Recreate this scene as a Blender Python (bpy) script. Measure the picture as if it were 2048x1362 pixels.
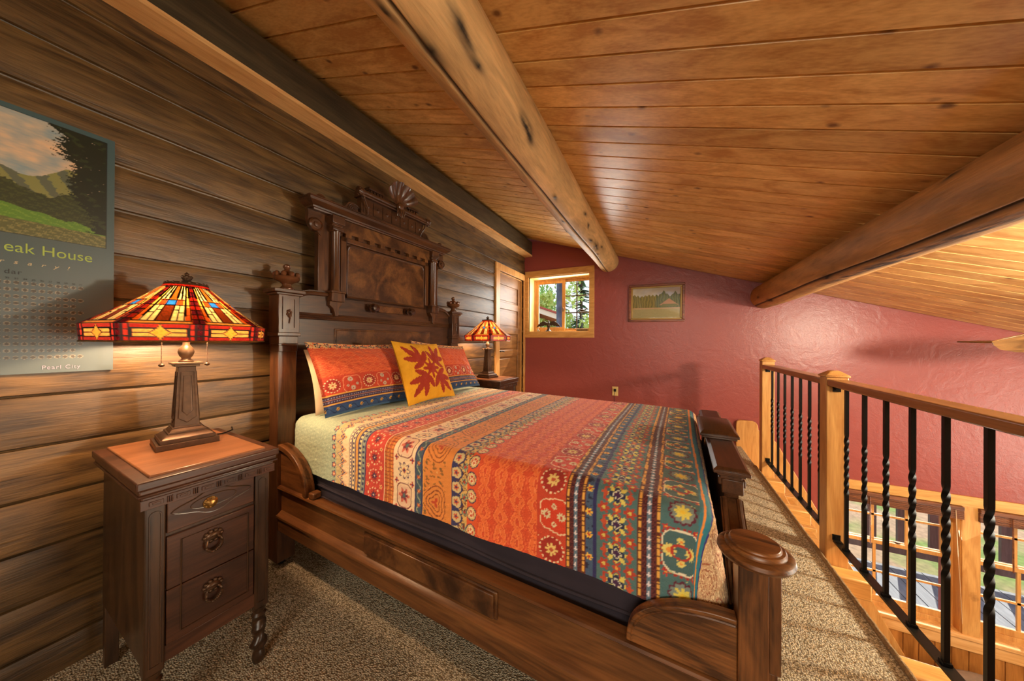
import bpy, bmesh, math, random
import numpy as np
from mathutils import Vector, Matrix
random.seed(4); rng = np.random.default_rng(4)
S = bpy.context.scene; COL = S.collection
PI = math.pi
for o in list(bpy.data.objects): bpy.data.objects.remove(o)

# ------------------------------------------------------------------ camera
cam = bpy.data.cameras.new('camera'); camo = bpy.data.objects.new('camera', cam); COL.objects.link(camo)
cam.sensor_width = 36; cam.sensor_fit = 'HORIZONTAL'; cam.lens = 620.39/2048*36; cam.clip_start = .02; cam.clip_end = 300
yaw, pit, rol = math.radians(26.038), math.radians(.1447), math.radians(.3381)
F = Vector((-math.sin(yaw)*math.cos(pit), math.cos(yaw)*math.cos(pit), math.sin(pit)))
R0 = Vector((math.cos(yaw), math.sin(yaw), 0)); U0 = R0.cross(F)
Rr = math.cos(rol)*R0+math.sin(rol)*U0; Ur = -math.sin(rol)*R0+math.cos(rol)*U0
camo.matrix_world = Matrix(((Rr.x, Ur.x, -F.x, 0), (Rr.y, Ur.y, -F.y, 0), (Rr.z, Ur.z, -F.z, 1.15), (0, 0, 0, 1)))
S.camera = camo

# ------------------------------------------------------------------ world, sun, lights, exposure
wld = bpy.data.worlds.new('world'); S.world = wld; wld.use_nodes = True
wn = wld.node_tree.nodes; wl = wld.node_tree.links; wn.clear()
wo = wn.new('ShaderNodeOutputWorld'); bg = wn.new('ShaderNodeBackground'); tc = wn.new('ShaderNodeTexCoord')
sx = wn.new('ShaderNodeSeparateXYZ'); rp = wn.new('ShaderNodeValToRGB')
rp.color_ramp.elements[0].position = .45; rp.color_ramp.elements[0].color = (.80, .86, .90, 1)
rp.color_ramp.elements[1].position = .9; rp.color_ramp.elements[1].color = (.30, .52, .95, 1)
wl.new(tc.outputs['Generated'], sx.inputs[0]); wl.new(sx.outputs['Z'], rp.inputs[0]); wl.new(rp.outputs[0], bg.inputs[0]); wl.new(bg.outputs[0], wo.inputs[0])
bg.inputs[1].default_value = 1.25

def light(name, kind, loc, energy, color, size=.1, size_y=None, direction=None):
    l = bpy.data.lights.new(name, kind); l.energy = energy; l.color = color
    if kind == 'AREA':
        l.size = size
        if size_y: l.shape = 'RECTANGLE'; l.size_y = size_y
    elif kind == 'SUN': l.angle = size
    else: l.shadow_soft_size = size
    o = bpy.data.objects.new(name, l); COL.objects.link(o); o.location = loc
    if direction: o.rotation_euler = Vector(direction).to_track_quat('-Z', 'Y').to_euler()
    return o
light('sun', 'SUN', (0, 10, 10), 7.0, (1, .93, .80), .01, direction=(-.28, -.66, -.70))
light('great_room_lamp', 'POINT', (2.12, 1.9, 1.27), 150, (1, .92, .72), .08)
light('great_room_fill', 'AREA', (4.5, 1.9, .2), 120, (1, .94, .76), 2.6, 1.8, direction=(-1, .05, .12))  # added fill light from the great room side, no window there
light('lower_daylight', 'AREA', (2.4, 4.12, -.9), 26, (1, .95, .84), 1.5, .8, direction=(-.3, -1, .35))
light('room_fill', 'AREA', (.5, -2.0, 1.55), 48, (1, .93, .76), 1.8, .7, direction=(.12, 1, -.28))  # unseen fill light added behind the camera to brighten bed and nightstand
light('upper_window_daylight', 'AREA', (-1.33, 4.42, 1.70), 15, (1, .98, .9), .8, .7, direction=(-.1, -1, -.1))
S.view_settings.view_transform = 'Standard'; S.view_settings.look = 'None'; S.view_settings.gamma = 1
S.view_settings.use_curve_mapping = False; S.view_settings.exposure = 0.28

# ------------------------------------------------------------------ helpers
def lin(c):
    c = np.asarray(c, float)/255.
    return np.where(c <= .04045, c/12.92, ((c+.055)/1.055)**2.4)
def L(r, g, b): return tuple(lin((r, g, b)))+(1,)

class MB:
    def __init__(s): s.v = []; s.f = []; s.sm = []
    def add(s, vs, fs, smooth=False, M=None):
        n = len(s.v)
        for p in vs:
            s.v.append(tuple(M @ Vector(p)) if M is not None else tuple(p))
        for f in fs: s.f.append(tuple(i+n for i in f)); s.sm.append(smooth)
        return s
    def box(s, x0, x1, y0, y1, z0, z1, M=None):
        vs = [(x, y, z) for x in (x0, x1) for y in (y0, y1) for z in (z0, z1)]
        return s.add(vs, [(0, 1, 3, 2), (4, 6, 7, 5), (0, 4, 5, 1), (2, 3, 7, 6), (0, 2, 6, 4), (1, 5, 7, 3)], M=M)
    def frus(s, cx, cy, a0, b0, z0, a1, b1, z1, M=None):   # square frustum
        vs = [(cx+i*a0, cy+j*b0, z0) for i, j in ((-1, -1), (1, -1), (1, 1), (-1, 1))]+[(cx+i*a1, cy+j*b1, z1) for i, j in ((-1, -1), (1, -1), (1, 1), (-1, 1))]
        return s.add(vs, [(3, 2, 1, 0), (4, 5, 6, 7), (0, 1, 5, 4), (1, 2, 6, 5), (2, 3, 7, 6), (3, 0, 4, 7)], M=M)
    def lathe(s, prof, c=(0, 0, 0), n=24, axis='z', M=None, mod=None):
        vs = []
        for (r, z) in prof:
            for k in range(n):
                t = 2*PI*k/n; rr = r*(mod(t, z) if mod else 1)
                p = (rr*math.cos(t), rr*math.sin(t), z)
                if axis == 'x': p = (p[2], p[0], p[1])
                if axis == 'y': p = (p[1], p[2], p[0])
                vs.append((p[0]+c[0], p[1]+c[1], p[2]+c[2]))
        fs = []
        m = len(prof)
        for i in range(m-1):
            for k in range(n): fs.append((i*n+k, i*n+(k+1) % n, (i+1)*n+(k+1) % n, (i+1)*n+k))
        fs.append(tuple(range(n))[::-1]); fs.append(tuple(range((m-1)*n, m*n)))
        return s.add(vs, fs, True, M)
    def prism(s, pts, d0, d1, axis='x', M=None, smooth=False):  # polygon extruded along axis
        def P(a, b, d): return (d, a, b) if axis == 'x' else ((a, d, b) if axis == 'y' else (a, b, d))
        n = len(pts); vs = [P(a, b, d0) for a, b in pts]+[P(a, b, d1) for a, b in pts]
        fs = [tuple(range(n)), tuple(range(2*n-1, n-1, -1))]+[((i+1) % n, i, n+i, n+(i+1) % n) for i in range(n)]
        return s.add(vs, fs, smooth, M)
    def tube(s, pts, r, n=8, M=None, closed=False):
        P = [Vector(p) for p in pts]; m = len(P); vs = []; rs = r if hasattr(r, '__len__') else [r]*m
        up = Vector((0, 0, 1)); prev = None
        for i, p in enumerate(P):
            a = P[(i-1) % m] if (closed or i > 0) else p; b = P[(i+1) % m] if (closed or i < m-1) else p
            d = (b-a).normalized()
            if prev is None:
                q = d.cross(up);
                if q.length < .05: q = d.cross(Vector((1, 0, 0)))
            else: q = prev-d*prev.dot(d)
            q.normalize(); prev = q; w = d.cross(q)
            for k in range(n):
                t = 2*PI*k/n; vs.append(p+(q*math.cos(t)+w*math.sin(t))*rs[i])
        fs = []
        for i in range(m if closed else m-1):
            j = (i+1) % m
            for k in range(n): fs.append((i*n+k, i*n+(k+1) % n, j*n+(k+1) % n, j*n+k))
        if not closed: fs.append(tuple(range(n))[::-1]); fs.append(tuple(range((m-1)*n, m*n)))
        return s.add(vs, fs, True, M)
    def grid(s, P, smooth=True, flip=False):   # P: (a,b,3)
        a, b = P.shape[:2]; n = len(s.v); s.v.extend(map(tuple, P.reshape(-1, 3)))
        for i in range(a-1):
            for j in range(b-1):
                f = (n+i*b+j, n+(i+1)*b+j, n+(i+1)*b+j+1, n+i*b+j+1)
                s.f.append(f[::-1] if flip else f); s.sm.append(smooth)
        return s
    def ball(s, c, r, n=12, sc=(1, 1, 1), M=None):
        prof = [(r*math.sin(PI*(i+.02)/(8.04)), -r*math.cos(PI*(i+.02)/8.04)) for i in range(9)]
        k = MB().lathe(prof, n=n)
        return s.add([(p[0]*sc[0]+c[0], p[1]*sc[1]+c[1], p[2]*sc[2]+c[2]) for p in k.v], k.f, True, M)
    def build(s, name, mat, parent=None, bevel=0, seg=2, loc=None, rot=None):
        me = bpy.data.meshes.new(name); me.from_pydata(s.v, [], s.f); me.update()
        me.polygons.foreach_set('use_smooth', s.sm)
        bm = bmesh.new(); bm.from_mesh(me); bmesh.ops.recalc_face_normals(bm, faces=bm.faces); bm.to_mesh(me); bm.free(); me.set_sharp_from_angle(angle=math.radians(38))
        if mat: me.materials.append(mat)
        o = bpy.data.objects.new(name, me); COL.objects.link(o)
        if parent: o.parent = parent
        if loc: o.location = loc
        if rot: o.rotation_euler = rot
        if bevel:
            b = o.modifiers.new('bevel', 'BEVEL'); b.width = bevel; b.segments = seg; b.limit_method = 'ANGLE'; b.angle_limit = math.radians(40)
            b.harden_normals = False
        return o

def fast_grid(name, P, colr, mat, parent=None, closed_v=False):
    """big grid mesh with a colour attribute; P (a,b,3), colr (a,b,3) in sRGB 0..255"""
    a, b = P.shape[:2]; me = bpy.data.meshes.new(name); nv = a*b
    idx = np.arange(nv).reshape(a, b)
    q = np.stack([idx[:-1, :-1], idx[1:, :-1], idx[1:, 1:], idx[:-1, 1:]], -1).reshape(-1, 4)
    me.vertices.add(nv); me.vertices.foreach_set('co', P.reshape(-1).astype(np.float32))
    me.loops.add(q.size); me.loops.foreach_set('vertex_index', q.reshape(-1).astype(np.int32))
    me.polygons.add(len(q)); me.polygons.foreach_set('loop_start', np.arange(0, q.size, 4, dtype=np.int32))
    me.polygons.foreach_set('use_smooth', np.ones(len(q), bool))
    me.update(calc_edges=True); me.validate()
    set_col(me, colr)
    me.materials.append(mat); o = bpy.data.objects.new(name, me); COL.objects.link(o)
    if parent: o.parent = parent
    return o
def set_col(me, colr, alpha=None):
    c = lin(np.clip(colr.reshape(-1, 3), 0, 255)); n = len(c)
    al = np.ones((n, 1)) if alpha is None else alpha.reshape(-1, 1)
    at = me.color_attributes.new('Col', 'FLOAT_COLOR', 'POINT'); at.data.foreach_set('color', np.hstack([c, al]).reshape(-1).astype(np.float32))

def empty(name, loc=(0, 0, 0), rz=0, parent=None):
    o = bpy.data.objects.new(name, None); COL.objects.link(o); o.location = loc; o.rotation_euler = (0, 0, rz); o.empty_display_size = .05
    if parent: o.parent = parent
    return o
def tag(o, label, cat, group=None, kind=None):
    o['label'] = label; o['category'] = cat
    if group: o['group'] = group
    if kind: o['kind'] = kind
    return o
def struct(o): o['kind'] = 'structure'; return o
def copy_tree(o, parent=None):
    c = o.copy(); COL.objects.link(c)
    if parent: c.parent = parent
    for ch in [x for x in list(bpy.data.objects) if x.parent == o]: copy_tree(ch, c)
    return c

# ------------------------------------------------------------------ materials
def mat(name):
    m = bpy.data.materials.new(name); m.use_nodes = True
    nt = m.node_tree; b = nt.nodes['Principled BSDF']; return m, nt, b
def N(nt, t, **k):
    n = nt.nodes.new('ShaderNode'+t)
    for a, v in k.items(): setattr(n, a, v)
    return n
def plain(name, rgb, rough=.5, metal=0, spec=.5, noise=0, nscale=30, bump=0):
    m, nt, b = mat(name); b.inputs['Base Color'].default_value = L(*rgb); b.inputs['Roughness'].default_value = rough
    b.inputs['Metallic'].default_value = metal; b.inputs['Specular IOR Level'].default_value = spec
    if noise or bump:
        t = N(nt, 'TexCoord'); n = N(nt, 'TexNoise'); n.inputs['Scale'].default_value = nscale; n.inputs['Detail'].default_value = 5
        nt.links.new(t.outputs['Object'], n.inputs['Vector'])
        if noise:
            r = N(nt, 'ValToRGB'); c = L(*rgb)
            r.color_ramp.elements[0].position = .3; r.color_ramp.elements[1].position = .7
            r.color_ramp.elements[0].color = tuple(max(0, q*(1-noise)) for q in c[:3])+(1,); r.color_ramp.elements[1].color = tuple(q*(1+noise) for q in c[:3])+(1,)
            nt.links.new(n.outputs['Fac'], r.inputs[0]); nt.links.new(r.outputs[0], b.inputs['Base Color'])
        if bump:
            bp = N(nt, 'Bump'); bp.inputs['Strength'].default_value = bump; bp.inputs['Distance'].default_value = .01
            nt.links.new(n.outputs['Fac'], bp.inputs['Height']); nt.links.new(bp.outputs[0], b.inputs['Normal'])
    return m
def math_(nt, op, a, b=None, clamp=False):
    n = N(nt, 'Math', operation=op); n.use_clamp = clamp
    for i, x in enumerate((a, b)):
        if x is None: continue
        if isinstance(x, (int, float)): n.inputs[i].default_value = x
        else: nt.links.new(x, n.inputs[i])
    return n.outputs[0]
def mix(nt, fac, a, b, mode='MIX'):
    n = N(nt, 'Mix', data_type='RGBA', blend_type=mode)
    for s, x in ((n.inputs[0], fac), (n.inputs[6], a), (n.inputs[7], b)):
        if isinstance(x, (int, float)): s.default_value = x
        elif isinstance(x, tuple): s.default_value = x
        else: nt.links.new(x, s)
    return n.outputs[2]
def wood(name, dark, light_, grain='Y', scale=1, rough=.45, bump=.15, board=None, offs=0., var=.25, knots=0, knotcol=(70, 35, 15), spec=.5, blot=.0, knotscale=1.6):
    """grain: axis the fibres run along; board=(axis,size)"""
    m, nt, b = mat(name); lk = nt.links.new
    t = N(nt, 'TexCoord'); gi = 'XYZ'.index(grain)
    vec = t.outputs['Object']; fac_board = None
    if board:
        sp = N(nt, 'SeparateXYZ'); lk(vec, sp.inputs[0])
        fl = math_(nt, 'FLOOR', math_(nt, 'DIVIDE', math_(nt, 'SUBTRACT', sp.outputs[board[0]], offs), board[1]))
        w = N(nt, 'TexWhiteNoise', noise_dimensions='1D'); lk(fl, w.inputs['W']); fac_board = w.outputs['Value']
        cb = N(nt, 'CombineXYZ'); lk(math_(nt, 'MULTIPLY', fac_board, 37.), cb.inputs[gi])
        va = N(nt, 'VectorMath', operation='ADD'); lk(vec, va.inputs[0]); lk(cb.outputs[0], va.inputs[1]); vec = va.outputs[0]
    def noise(sc, stretch, detail=6, dist=0):
        mp = N(nt, 'Mapping'); s = [sc, sc, sc]; s[gi] = sc*stretch; mp.inputs['Scale'].default_value = s; lk(vec, mp.inputs[0])
        n = N(nt, 'TexNoise'); n.inputs['Scale'].default_value = 1; n.inputs['Detail'].default_value = detail; n.inputs['Distortion'].default_value = dist
        lk(mp.outputs[0], n.inputs['Vector']); return n.outputs['Fac']
    n1 = noise(11*scale, .16, 7, 1.6); n2 = noise(150*scale, .05, 4); n3 = noise(3.0*scale, .45, 3, .5)
    f = math_(nt, 'ADD', math_(nt, 'MULTIPLY', n1, .68), math_(nt, 'MULTIPLY', n2, .32))
    r = N(nt, 'ValToRGB'); r.color_ramp.elements[0].position = .38; r.color_ramp.elements[1].position = .62
    r.color_ramp.elements[0].color = L(*dark); r.color_ramp.elements[1].color = L(*light_); lk(f, r.inputs[0]); c = r.outputs[0]
    if board:
        k = math_(nt, 'ADD', math_(nt, 'MULTIPLY', fac_board, var), 1-var/2)
        c = mix(nt, 1., c, N(nt, 'CombineColor').outputs[0], 'MULTIPLY') if False else mix_mul(nt, c, k)
    if blot:
        k = math_(nt, 'ADD', math_(nt, 'MULTIPLY', n3, blot*2), 1-blot)
        c = mix_mul(nt, c, k)
    if knots:
        mp = N(nt, 'Mapping'); s = [knotscale*1.9]*3; s[gi] = knotscale*1.3; mp.inputs['Scale'].default_value = s; lk(vec, mp.inputs[0])
        v = N(nt, 'TexVoronoi', feature='F1'); v.inputs['Scale'].default_value = 1; v.inputs['Randomness'].default_value = 1; lk(mp.outputs[0], v.inputs['Vector'])
        nn = N(nt, 'TexNoise'); nn.inputs['Scale'].default_value = 22; lk(vec, nn.inputs['Vector'])
        d = math_(nt, 'ADD', v.outputs['Distance'], math_(nt, 'MULTIPLY', math_(nt, 'SUBTRACT', nn.outputs['Fac'], .5), .12))
        kr = N(nt, 'ValToRGB'); kr.color_ramp.elements[0].position = knots*.5; kr.color_ramp.elements[0].color = (1, 1, 1, 1)
        kr.color_ramp.elements[1].position = knots*1.6; kr.color_ramp.elements[1].color = (0, 0, 0, 1); lk(d, kr.inputs[0])
        c = mix(nt, math_(nt, 'MULTIPLY', kr.outputs[0], .85), c, L(*knotcol))
    lk(c, b.inputs['Base Color']); b.inputs['Roughness'].default_value = rough; b.inputs['Specular IOR Level'].default_value = spec
    bp = N(nt, 'Bump'); bp.inputs['Strength'].default_value = bump; bp.inputs['Distance'].default_value = .004
    lk(f, bp.inputs['Height']); lk(bp.outputs[0], b.inputs['Normal'])
    return m
def burl(name, c0, c1, c2):
    m, nt, b = mat(name); lk = nt.links.new; t = N(nt, 'TexCoord')
    n = N(nt, 'TexNoise'); n.inputs['Scale'].default_value = 5.5; n.inputs['Detail'].default_value = 5; n.inputs['Distortion'].default_value = 1.6; lk(t.outputs['Object'], n.inputs['Vector'])
    n2 = N(nt, 'TexNoise'); n2.inputs['Scale'].default_value = 60; n2.inputs['Detail'].default_value = 4; n2.inputs['Distortion'].default_value = 1; lk(t.outputs['Object'], n2.inputs['Vector'])
    f = math_(nt, 'ADD', math_(nt, 'MULTIPLY', n.outputs['Fac'], .78), math_(nt, 'MULTIPLY', n2.outputs['Fac'], .22))
    r = N(nt, 'ValToRGB'); e = r.color_ramp.elements; e[0].position = .38; e[0].color = L(*c0); e[1].position = .62; e[1].color = L(*c2); x = e.new(.5); x.color = L(*c1)
    lk(f, r.inputs[0]); lk(r.outputs[0], b.inputs['Base Color']); b.inputs['Roughness'].default_value = .3; return m
def mix_mul(nt, c, k):
    n = N(nt, 'VectorMath', operation='SCALE'); nt.links.new(c, n.inputs[0]); nt.links.new(k, n.inputs['Scale']); return n.outputs[0]
def colattr(name, rough=.8, bumpscale=0, bump=0, spec=.3, sheen=0, voro=False):
    m, nt, b = mat(name); a = N(nt, 'VertexColor', layer_name='Col'); nt.links.new(a.outputs['Color'], b.inputs['Base Color'])
    b.inputs['Roughness'].default_value = rough; b.inputs['Specular IOR Level'].default_value = spec
    if sheen: b.inputs['Sheen Weight'].default_value = sheen
    if bump:
        t = N(nt, 'TexCoord'); n = N(nt, 'TexVoronoi' if voro else 'TexNoise'); n.inputs['Scale'].default_value = bumpscale
        nt.links.new(t.outputs['Object'], n.inputs['Vector']); bp = N(nt, 'Bump'); bp.inputs['Strength'].default_value = bump; bp.inputs['Distance'].default_value = .006
        nt.links.new(n.outputs['Distance' if voro else 'Fac'], bp.inputs['Height']); nt.links.new(bp.outputs[0], b.inputs['Normal'])
    return m
def glass(name, rough=0.0):
    m, nt, b = mat(name); nt.nodes.remove(b); o = nt.nodes['Material Output']
    g = N(nt, 'BsdfGlossy'); g.inputs['Roughness'].default_value = .02; tr = N(nt, 'BsdfTransparent'); mx = N(nt, 'MixShader'); fr = N(nt, 'Fresnel'); fr.inputs[0].default_value = 1.3
    nt.links.new(fr.outputs[0], mx.inputs[0]); nt.links.new(tr.outputs[0], mx.inputs[1]); nt.links.new(g.outputs[0], mx.inputs[2]); nt.links.new(mx.outputs[0], o.inputs['Surface'])
    return m

M_wall = wood('wall_log_wood', (60, 42, 22), (108, 80, 44), 'Y', 1.5, .42, .6, ('Z', .1705), .108, .40, .10, (48, 30, 16), blot=.30, spec=.5)
M_ceil = wood('ceiling_pine', (190, 136, 70), (230, 184, 112), 'X', .9, .36, .12, ('Y', .1345), .985, .26, .085, (96, 52, 22), spec=.42, blot=.14, knotscale=4.2)
M_log = wood('peeled_log', (150, 104, 52), (206, 156, 88), 'Y', .8, .5, .5, None, 0, 0, .17, (70, 42, 22), blot=.35, knotscale=1.1)
M_beamdark = wood('dark_timber', (56, 48, 32), (86, 74, 50), 'Y', 1, .6, .3, blot=.2)
M_beamlight = wood('light_fir', (205, 150, 88), (232, 184, 120), 'Y', 1.6, .55, .15, knots=.09, knotcol=(120, 70, 30))
M_trim = wood('trim_fir', (192, 136, 68), (222, 170, 98), 'X', 1.2, .4, .1, knots=.08, knotcol=(130, 72, 28))
M_trimz = wood('trim_fir_upright', (184, 126, 64), (214, 160, 92), 'Z', 1.2, .4, .1, knots=.07, knotcol=(120, 62, 24))
M_trimy = wood('trim_fir_long', (176, 118, 56), (208, 152, 84), 'Y', 1.2, .4, .1, knots=.07, knotcol=(120, 62, 24))
M_rail = wood('handrail_wood', (146, 96, 54), (176, 122, 72), 'Y', 1.2, .3, .06)
M_door = wood('door_wood', (112, 72, 36), (150, 102, 54), 'Y', 1, .4, .1)
M_walY = wood('walnut_cross', (50, 28, 15), (86, 52, 28), 'Y', 1.3, .34, .08, blot=.3)
M_walZ = wood('walnut_upright', (54, 30, 16), (92, 56, 30), 'Z', 1.3, .28, .08, blot=.25)
M_walX = wood('walnut_long', (76, 44, 22), (126, 80, 42), 'X', 1.0, .3, .15, blot=.4)
M_burl = burl('burl_veneer', (52, 30, 17), (82, 50, 27), (112, 72, 38))
M_wornZ = wood('worn_walnut', (60, 34, 18), (136, 84, 44), 'Z', 1.4, .34, .25, blot=.5)
M_wornX = wood('worn_walnut_panel', (66, 38, 20), (144, 90, 46), 'X', 1.5, .34, .25, blot=.5)
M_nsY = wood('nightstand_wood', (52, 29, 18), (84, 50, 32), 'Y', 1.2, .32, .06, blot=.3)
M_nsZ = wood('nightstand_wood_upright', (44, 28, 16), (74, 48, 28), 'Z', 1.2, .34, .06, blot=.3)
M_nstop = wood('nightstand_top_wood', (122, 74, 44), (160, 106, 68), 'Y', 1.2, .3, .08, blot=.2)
M_bronze = plain('bronze_metal', (86, 62, 44), .38, .6, noise=.2, nscale=60)
M_brass = plain('antique_brass', (150, 112, 60), .35, .9, noise=.3, nscale=80)
M_iron = plain('black_iron', (18, 17, 16), .38, .5)
M_black = plain('black_cloth', (46, 38, 48), .9, noise=.25, nscale=6)
M_sheet = plain('cream_cloth', (214, 186, 140), .85, noise=.06, nscale=20, bump=.3)
M_copper = plain('finial_wood', (100, 62, 38), .22, .2)
M_glass = glass('window_glass')

def carpet_mat():
    m, nt, b = mat('berber_carpet'); lk = nt.links.new; t = N(nt, 'TexCoord')
    mp = N(nt, 'Mapping'); mp.inputs['Scale'].default_value = (150, 190, 120); mp.inputs['Rotation'].default_value = (0, 0, .12); lk(t.outputs['Object'], mp.inputs[0])
    v = N(nt, 'TexVoronoi'); v.inputs['Scale'].default_value = 1; v.inputs['Randomness'].default_value = .75; lk(mp.outputs[0], v.inputs['Vector'])
    r = N(nt, 'ValToRGB'); r.color_ramp.elements[0].position = .15; r.color_ramp.elements[0].color = L(236, 222, 194)
    r.color_ramp.elements[1].position = .75; r.color_ramp.elements[1].color = L(130, 112, 86); lk(v.outputs['Distance'], r.inputs[0])
    n = N(nt, 'TexNoise'); n.inputs['Scale'].default_value = 60; lk(t.outputs['Object'], n.inputs['Vector'])
    k = math_(nt, 'ADD', math_(nt, 'MULTIPLY', v.outputs['Color'], .28), .80)
    lk(mix_mul(nt, r.outputs[0], math_(nt, 'MULTIPLY', k, math_(nt, 'ADD', n.outputs['Fac'], .5))), b.inputs['Base Color'])
    b.inputs['Roughness'].default_value = 1; b.inputs['Specular IOR Level'].default_value = .1
    bp = N(nt, 'Bump'); bp.inputs['Strength'].default_value = .9; bp.inputs['Distance'].default_value = .006; bp.invert = True
    lk(v.outputs['Distance'], bp.inputs['Height']); lk(bp.outputs[0], b.inputs['Normal']); return m
M_carpet = carpet_mat()
def red_mat():
    m, nt, b = mat('red_plaster'); lk = nt.links.new; t = N(nt, 'TexCoord')
    b.inputs['Base Color'].default_value = L(147, 68, 62); b.inputs['Roughness'].default_value = .36; b.inputs['Specular IOR Level'].default_value = .55
    n = N(nt, 'TexNoise'); n.inputs['Scale'].default_value = 60; n.inputs['Detail'].default_value = 3; n.inputs['Distortion'].default_value = 1.2; lk(t.outputs['Object'], n.inputs['Vector'])
    n2 = N(nt, 'TexNoise'); n2.inputs['Scale'].default_value = 9; n2.inputs['Detail'].default_value = 4; n2.inputs['Distortion'].default_value = 1.; lk(t.outputs['Object'], n2.inputs['Vector'])
    h = math_(nt, 'ADD', math_(nt, 'MULTIPLY', n.outputs['Fac'], .35), n2.outputs['Fac'])
    bp = N(nt, 'Bump'); bp.inputs['Strength'].default_value = .32; bp.inputs['Distance'].default_value = .010; lk(h, bp.inputs['Height']); lk(bp.outputs[0], b.inputs['Normal'])
    return m
M_red = red_mat()

# ------------------------------------------------------------------ room shell
WX, RW = -1.87, 4.245
def zc(x): return 2.1-.3146*x
EX = 4.6            # great room far side
BY = -2.4           # behind the camera
# left wall of shaped log siding
prof = [(WX-.15, -2.6), (WX-.15, 3.0)]
H = .1705; z = 2.8; zs = []
z0 = .108
k = math.floor((2.9-z0)/H)
pts = []
for i in range(k, -18, -1):
    zz = z0+i*H
    pts += [(WX-.001, zz+.006), (WX-.012, zz+.003), (WX-.014, zz-.003), (WX-.005, zz-.005), (WX, zz-.028), (WX, zz-H*.5), (WX, zz-H+.016)]
pts = [(p[0], p[1]) for p in pts if -2.6 < p[1] < 2.75]
poly = [(WX-.15, -2.6), (WX-.15, 2.75)]+pts
dy0, dy1, dz = 3.44, 4.20, 2.045
def wallseg(y0, y1, zlo, zhi):
    pp = [p for p in pts if zlo < p[1] < zhi]
    P = [(WX-.15, zlo), (WX-.15, zhi), (WX, zhi)]+pp+[(WX, zlo)]
    return P, y0, y1
w = MB()
for seg in (wallseg(BY, dy0, -2.6, 2.72), wallseg(dy0, dy1, dz, 2.72), wallseg(dy0, dy1, -2.6, 0), wallseg(dy1, RW+.25, -2.6, 2.72)):
    w.prism(seg[0], seg[1], seg[2], 'y')
struct(w.build('wall_left', M_wall))
# far red wall with three openings
M_redx = M_red
ops = [(-1.79, -.90, 1.29, 2.09)]
lo = [(1.60, 2.39), (2.485, 3.275)]
w = MB()
xs0, xs1, TH = WX-.15, EX, .26
def rb(x0, x1, z0, z1): w.box(x0, x1, RW, RW+TH, z0, z1)
rb(xs0, -1.79, .0, 2.9); rb(-.90, EX, 0, 2.9); rb(-1.79, -.90, 0, 1.29); rb(-1.79, -.90, 2.09, 2.9)
rb(xs0, 1.60, -2.6, 0); rb(2.39, 2.485, -1.42, -.24); rb(3.275, EX, -2.6, 0); rb(1.60, 3.275, -.24, 0); rb(1.60, 3.275, -2.6, -1.42)
struct(w.build('wall_far', M_red))
struct(MB().box(EX, EX+.1, BY, RW+TH, -2.6, 3).build('wall_right', plain('tan_wall', (190, 150, 100), .7)))
struct(MB().box(WX-.15, EX, BY-.1, BY, -2.6, 3).build('wall_front', plain('tan_wall_near', (176, 132, 82), .7)))
# loft floor + carpet binding
struct(MB().box(WX, .775, BY, RW, -.03, 0).build('floor', M_carpet))
bd = MB(); 
path = [(.772, BY+.01+i*.02, -.004+.0015*math.sin(i*1.9)) for i in range(int((3.62-BY)/.02))]
bd.tube(path, .014, 8)
struct(bd.build('trim_1', plain('carpet_binding', (150, 122, 84), 1, noise=.35, nscale=160, bump=.6)))
struct(MB().box(WX, EX, BY, RW, -2.6, -2.5).build('floor', plain('lower_floor', (150, 110, 70), .5)))
# loft structure: fascia
struct(MB().box(.735, .79, BY, RW-.002, -.30, -.032).build('trim_2', M_trimy, bevel=.004))
# ceiling boards
c = MB(); prof = []
y = .985-.1345*26
while y < RW+.0:
    prof += [(y, .010), (y+.003, .010), (y+.008, 0.), (y+.1345-.004, 0.)]; y += .1345
prof = [(a, b) for a, b in prof if a < RW+.02]
n = len(prof); vs = []
for x in (WX-.0, EX):
    for a, b in prof: vs.append((x, a, zc(x)+b))
fs = [(i, i+1, n+i+1, n+i) for i in range(n-1)]
vs2 = [(WX, prof[0][0], zc(WX)+.15), (WX, prof[-1][0], zc(WX)+.15), (EX, prof[-1][0], zc(EX)+.15), (EX, prof[0][0], zc(EX)+.15)]
c.add(vs, fs); c.add(vs2, [(0, 1, 2, 3)])
struct(c.build('ceiling', M_ceil))
# timber beam on the left wall
bb = empty('timber_beam', (WX, 1, 2.417)); tag(bb, 'square dark timber beam along the top of the log wall with a pale fir underside', 'beam')
MB().prism([(0, 0.006), (.118, 0.006), (.118, .198), (0, .235)], BY-1+.01, RW-1-.002, 'y').build('beam_face', M_beamdark, bb)
MB().box(0.001, .121, BY-1+.01, RW-1-.002, -.016, .006).build('underside_board', M_beamlight, bb)

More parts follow.
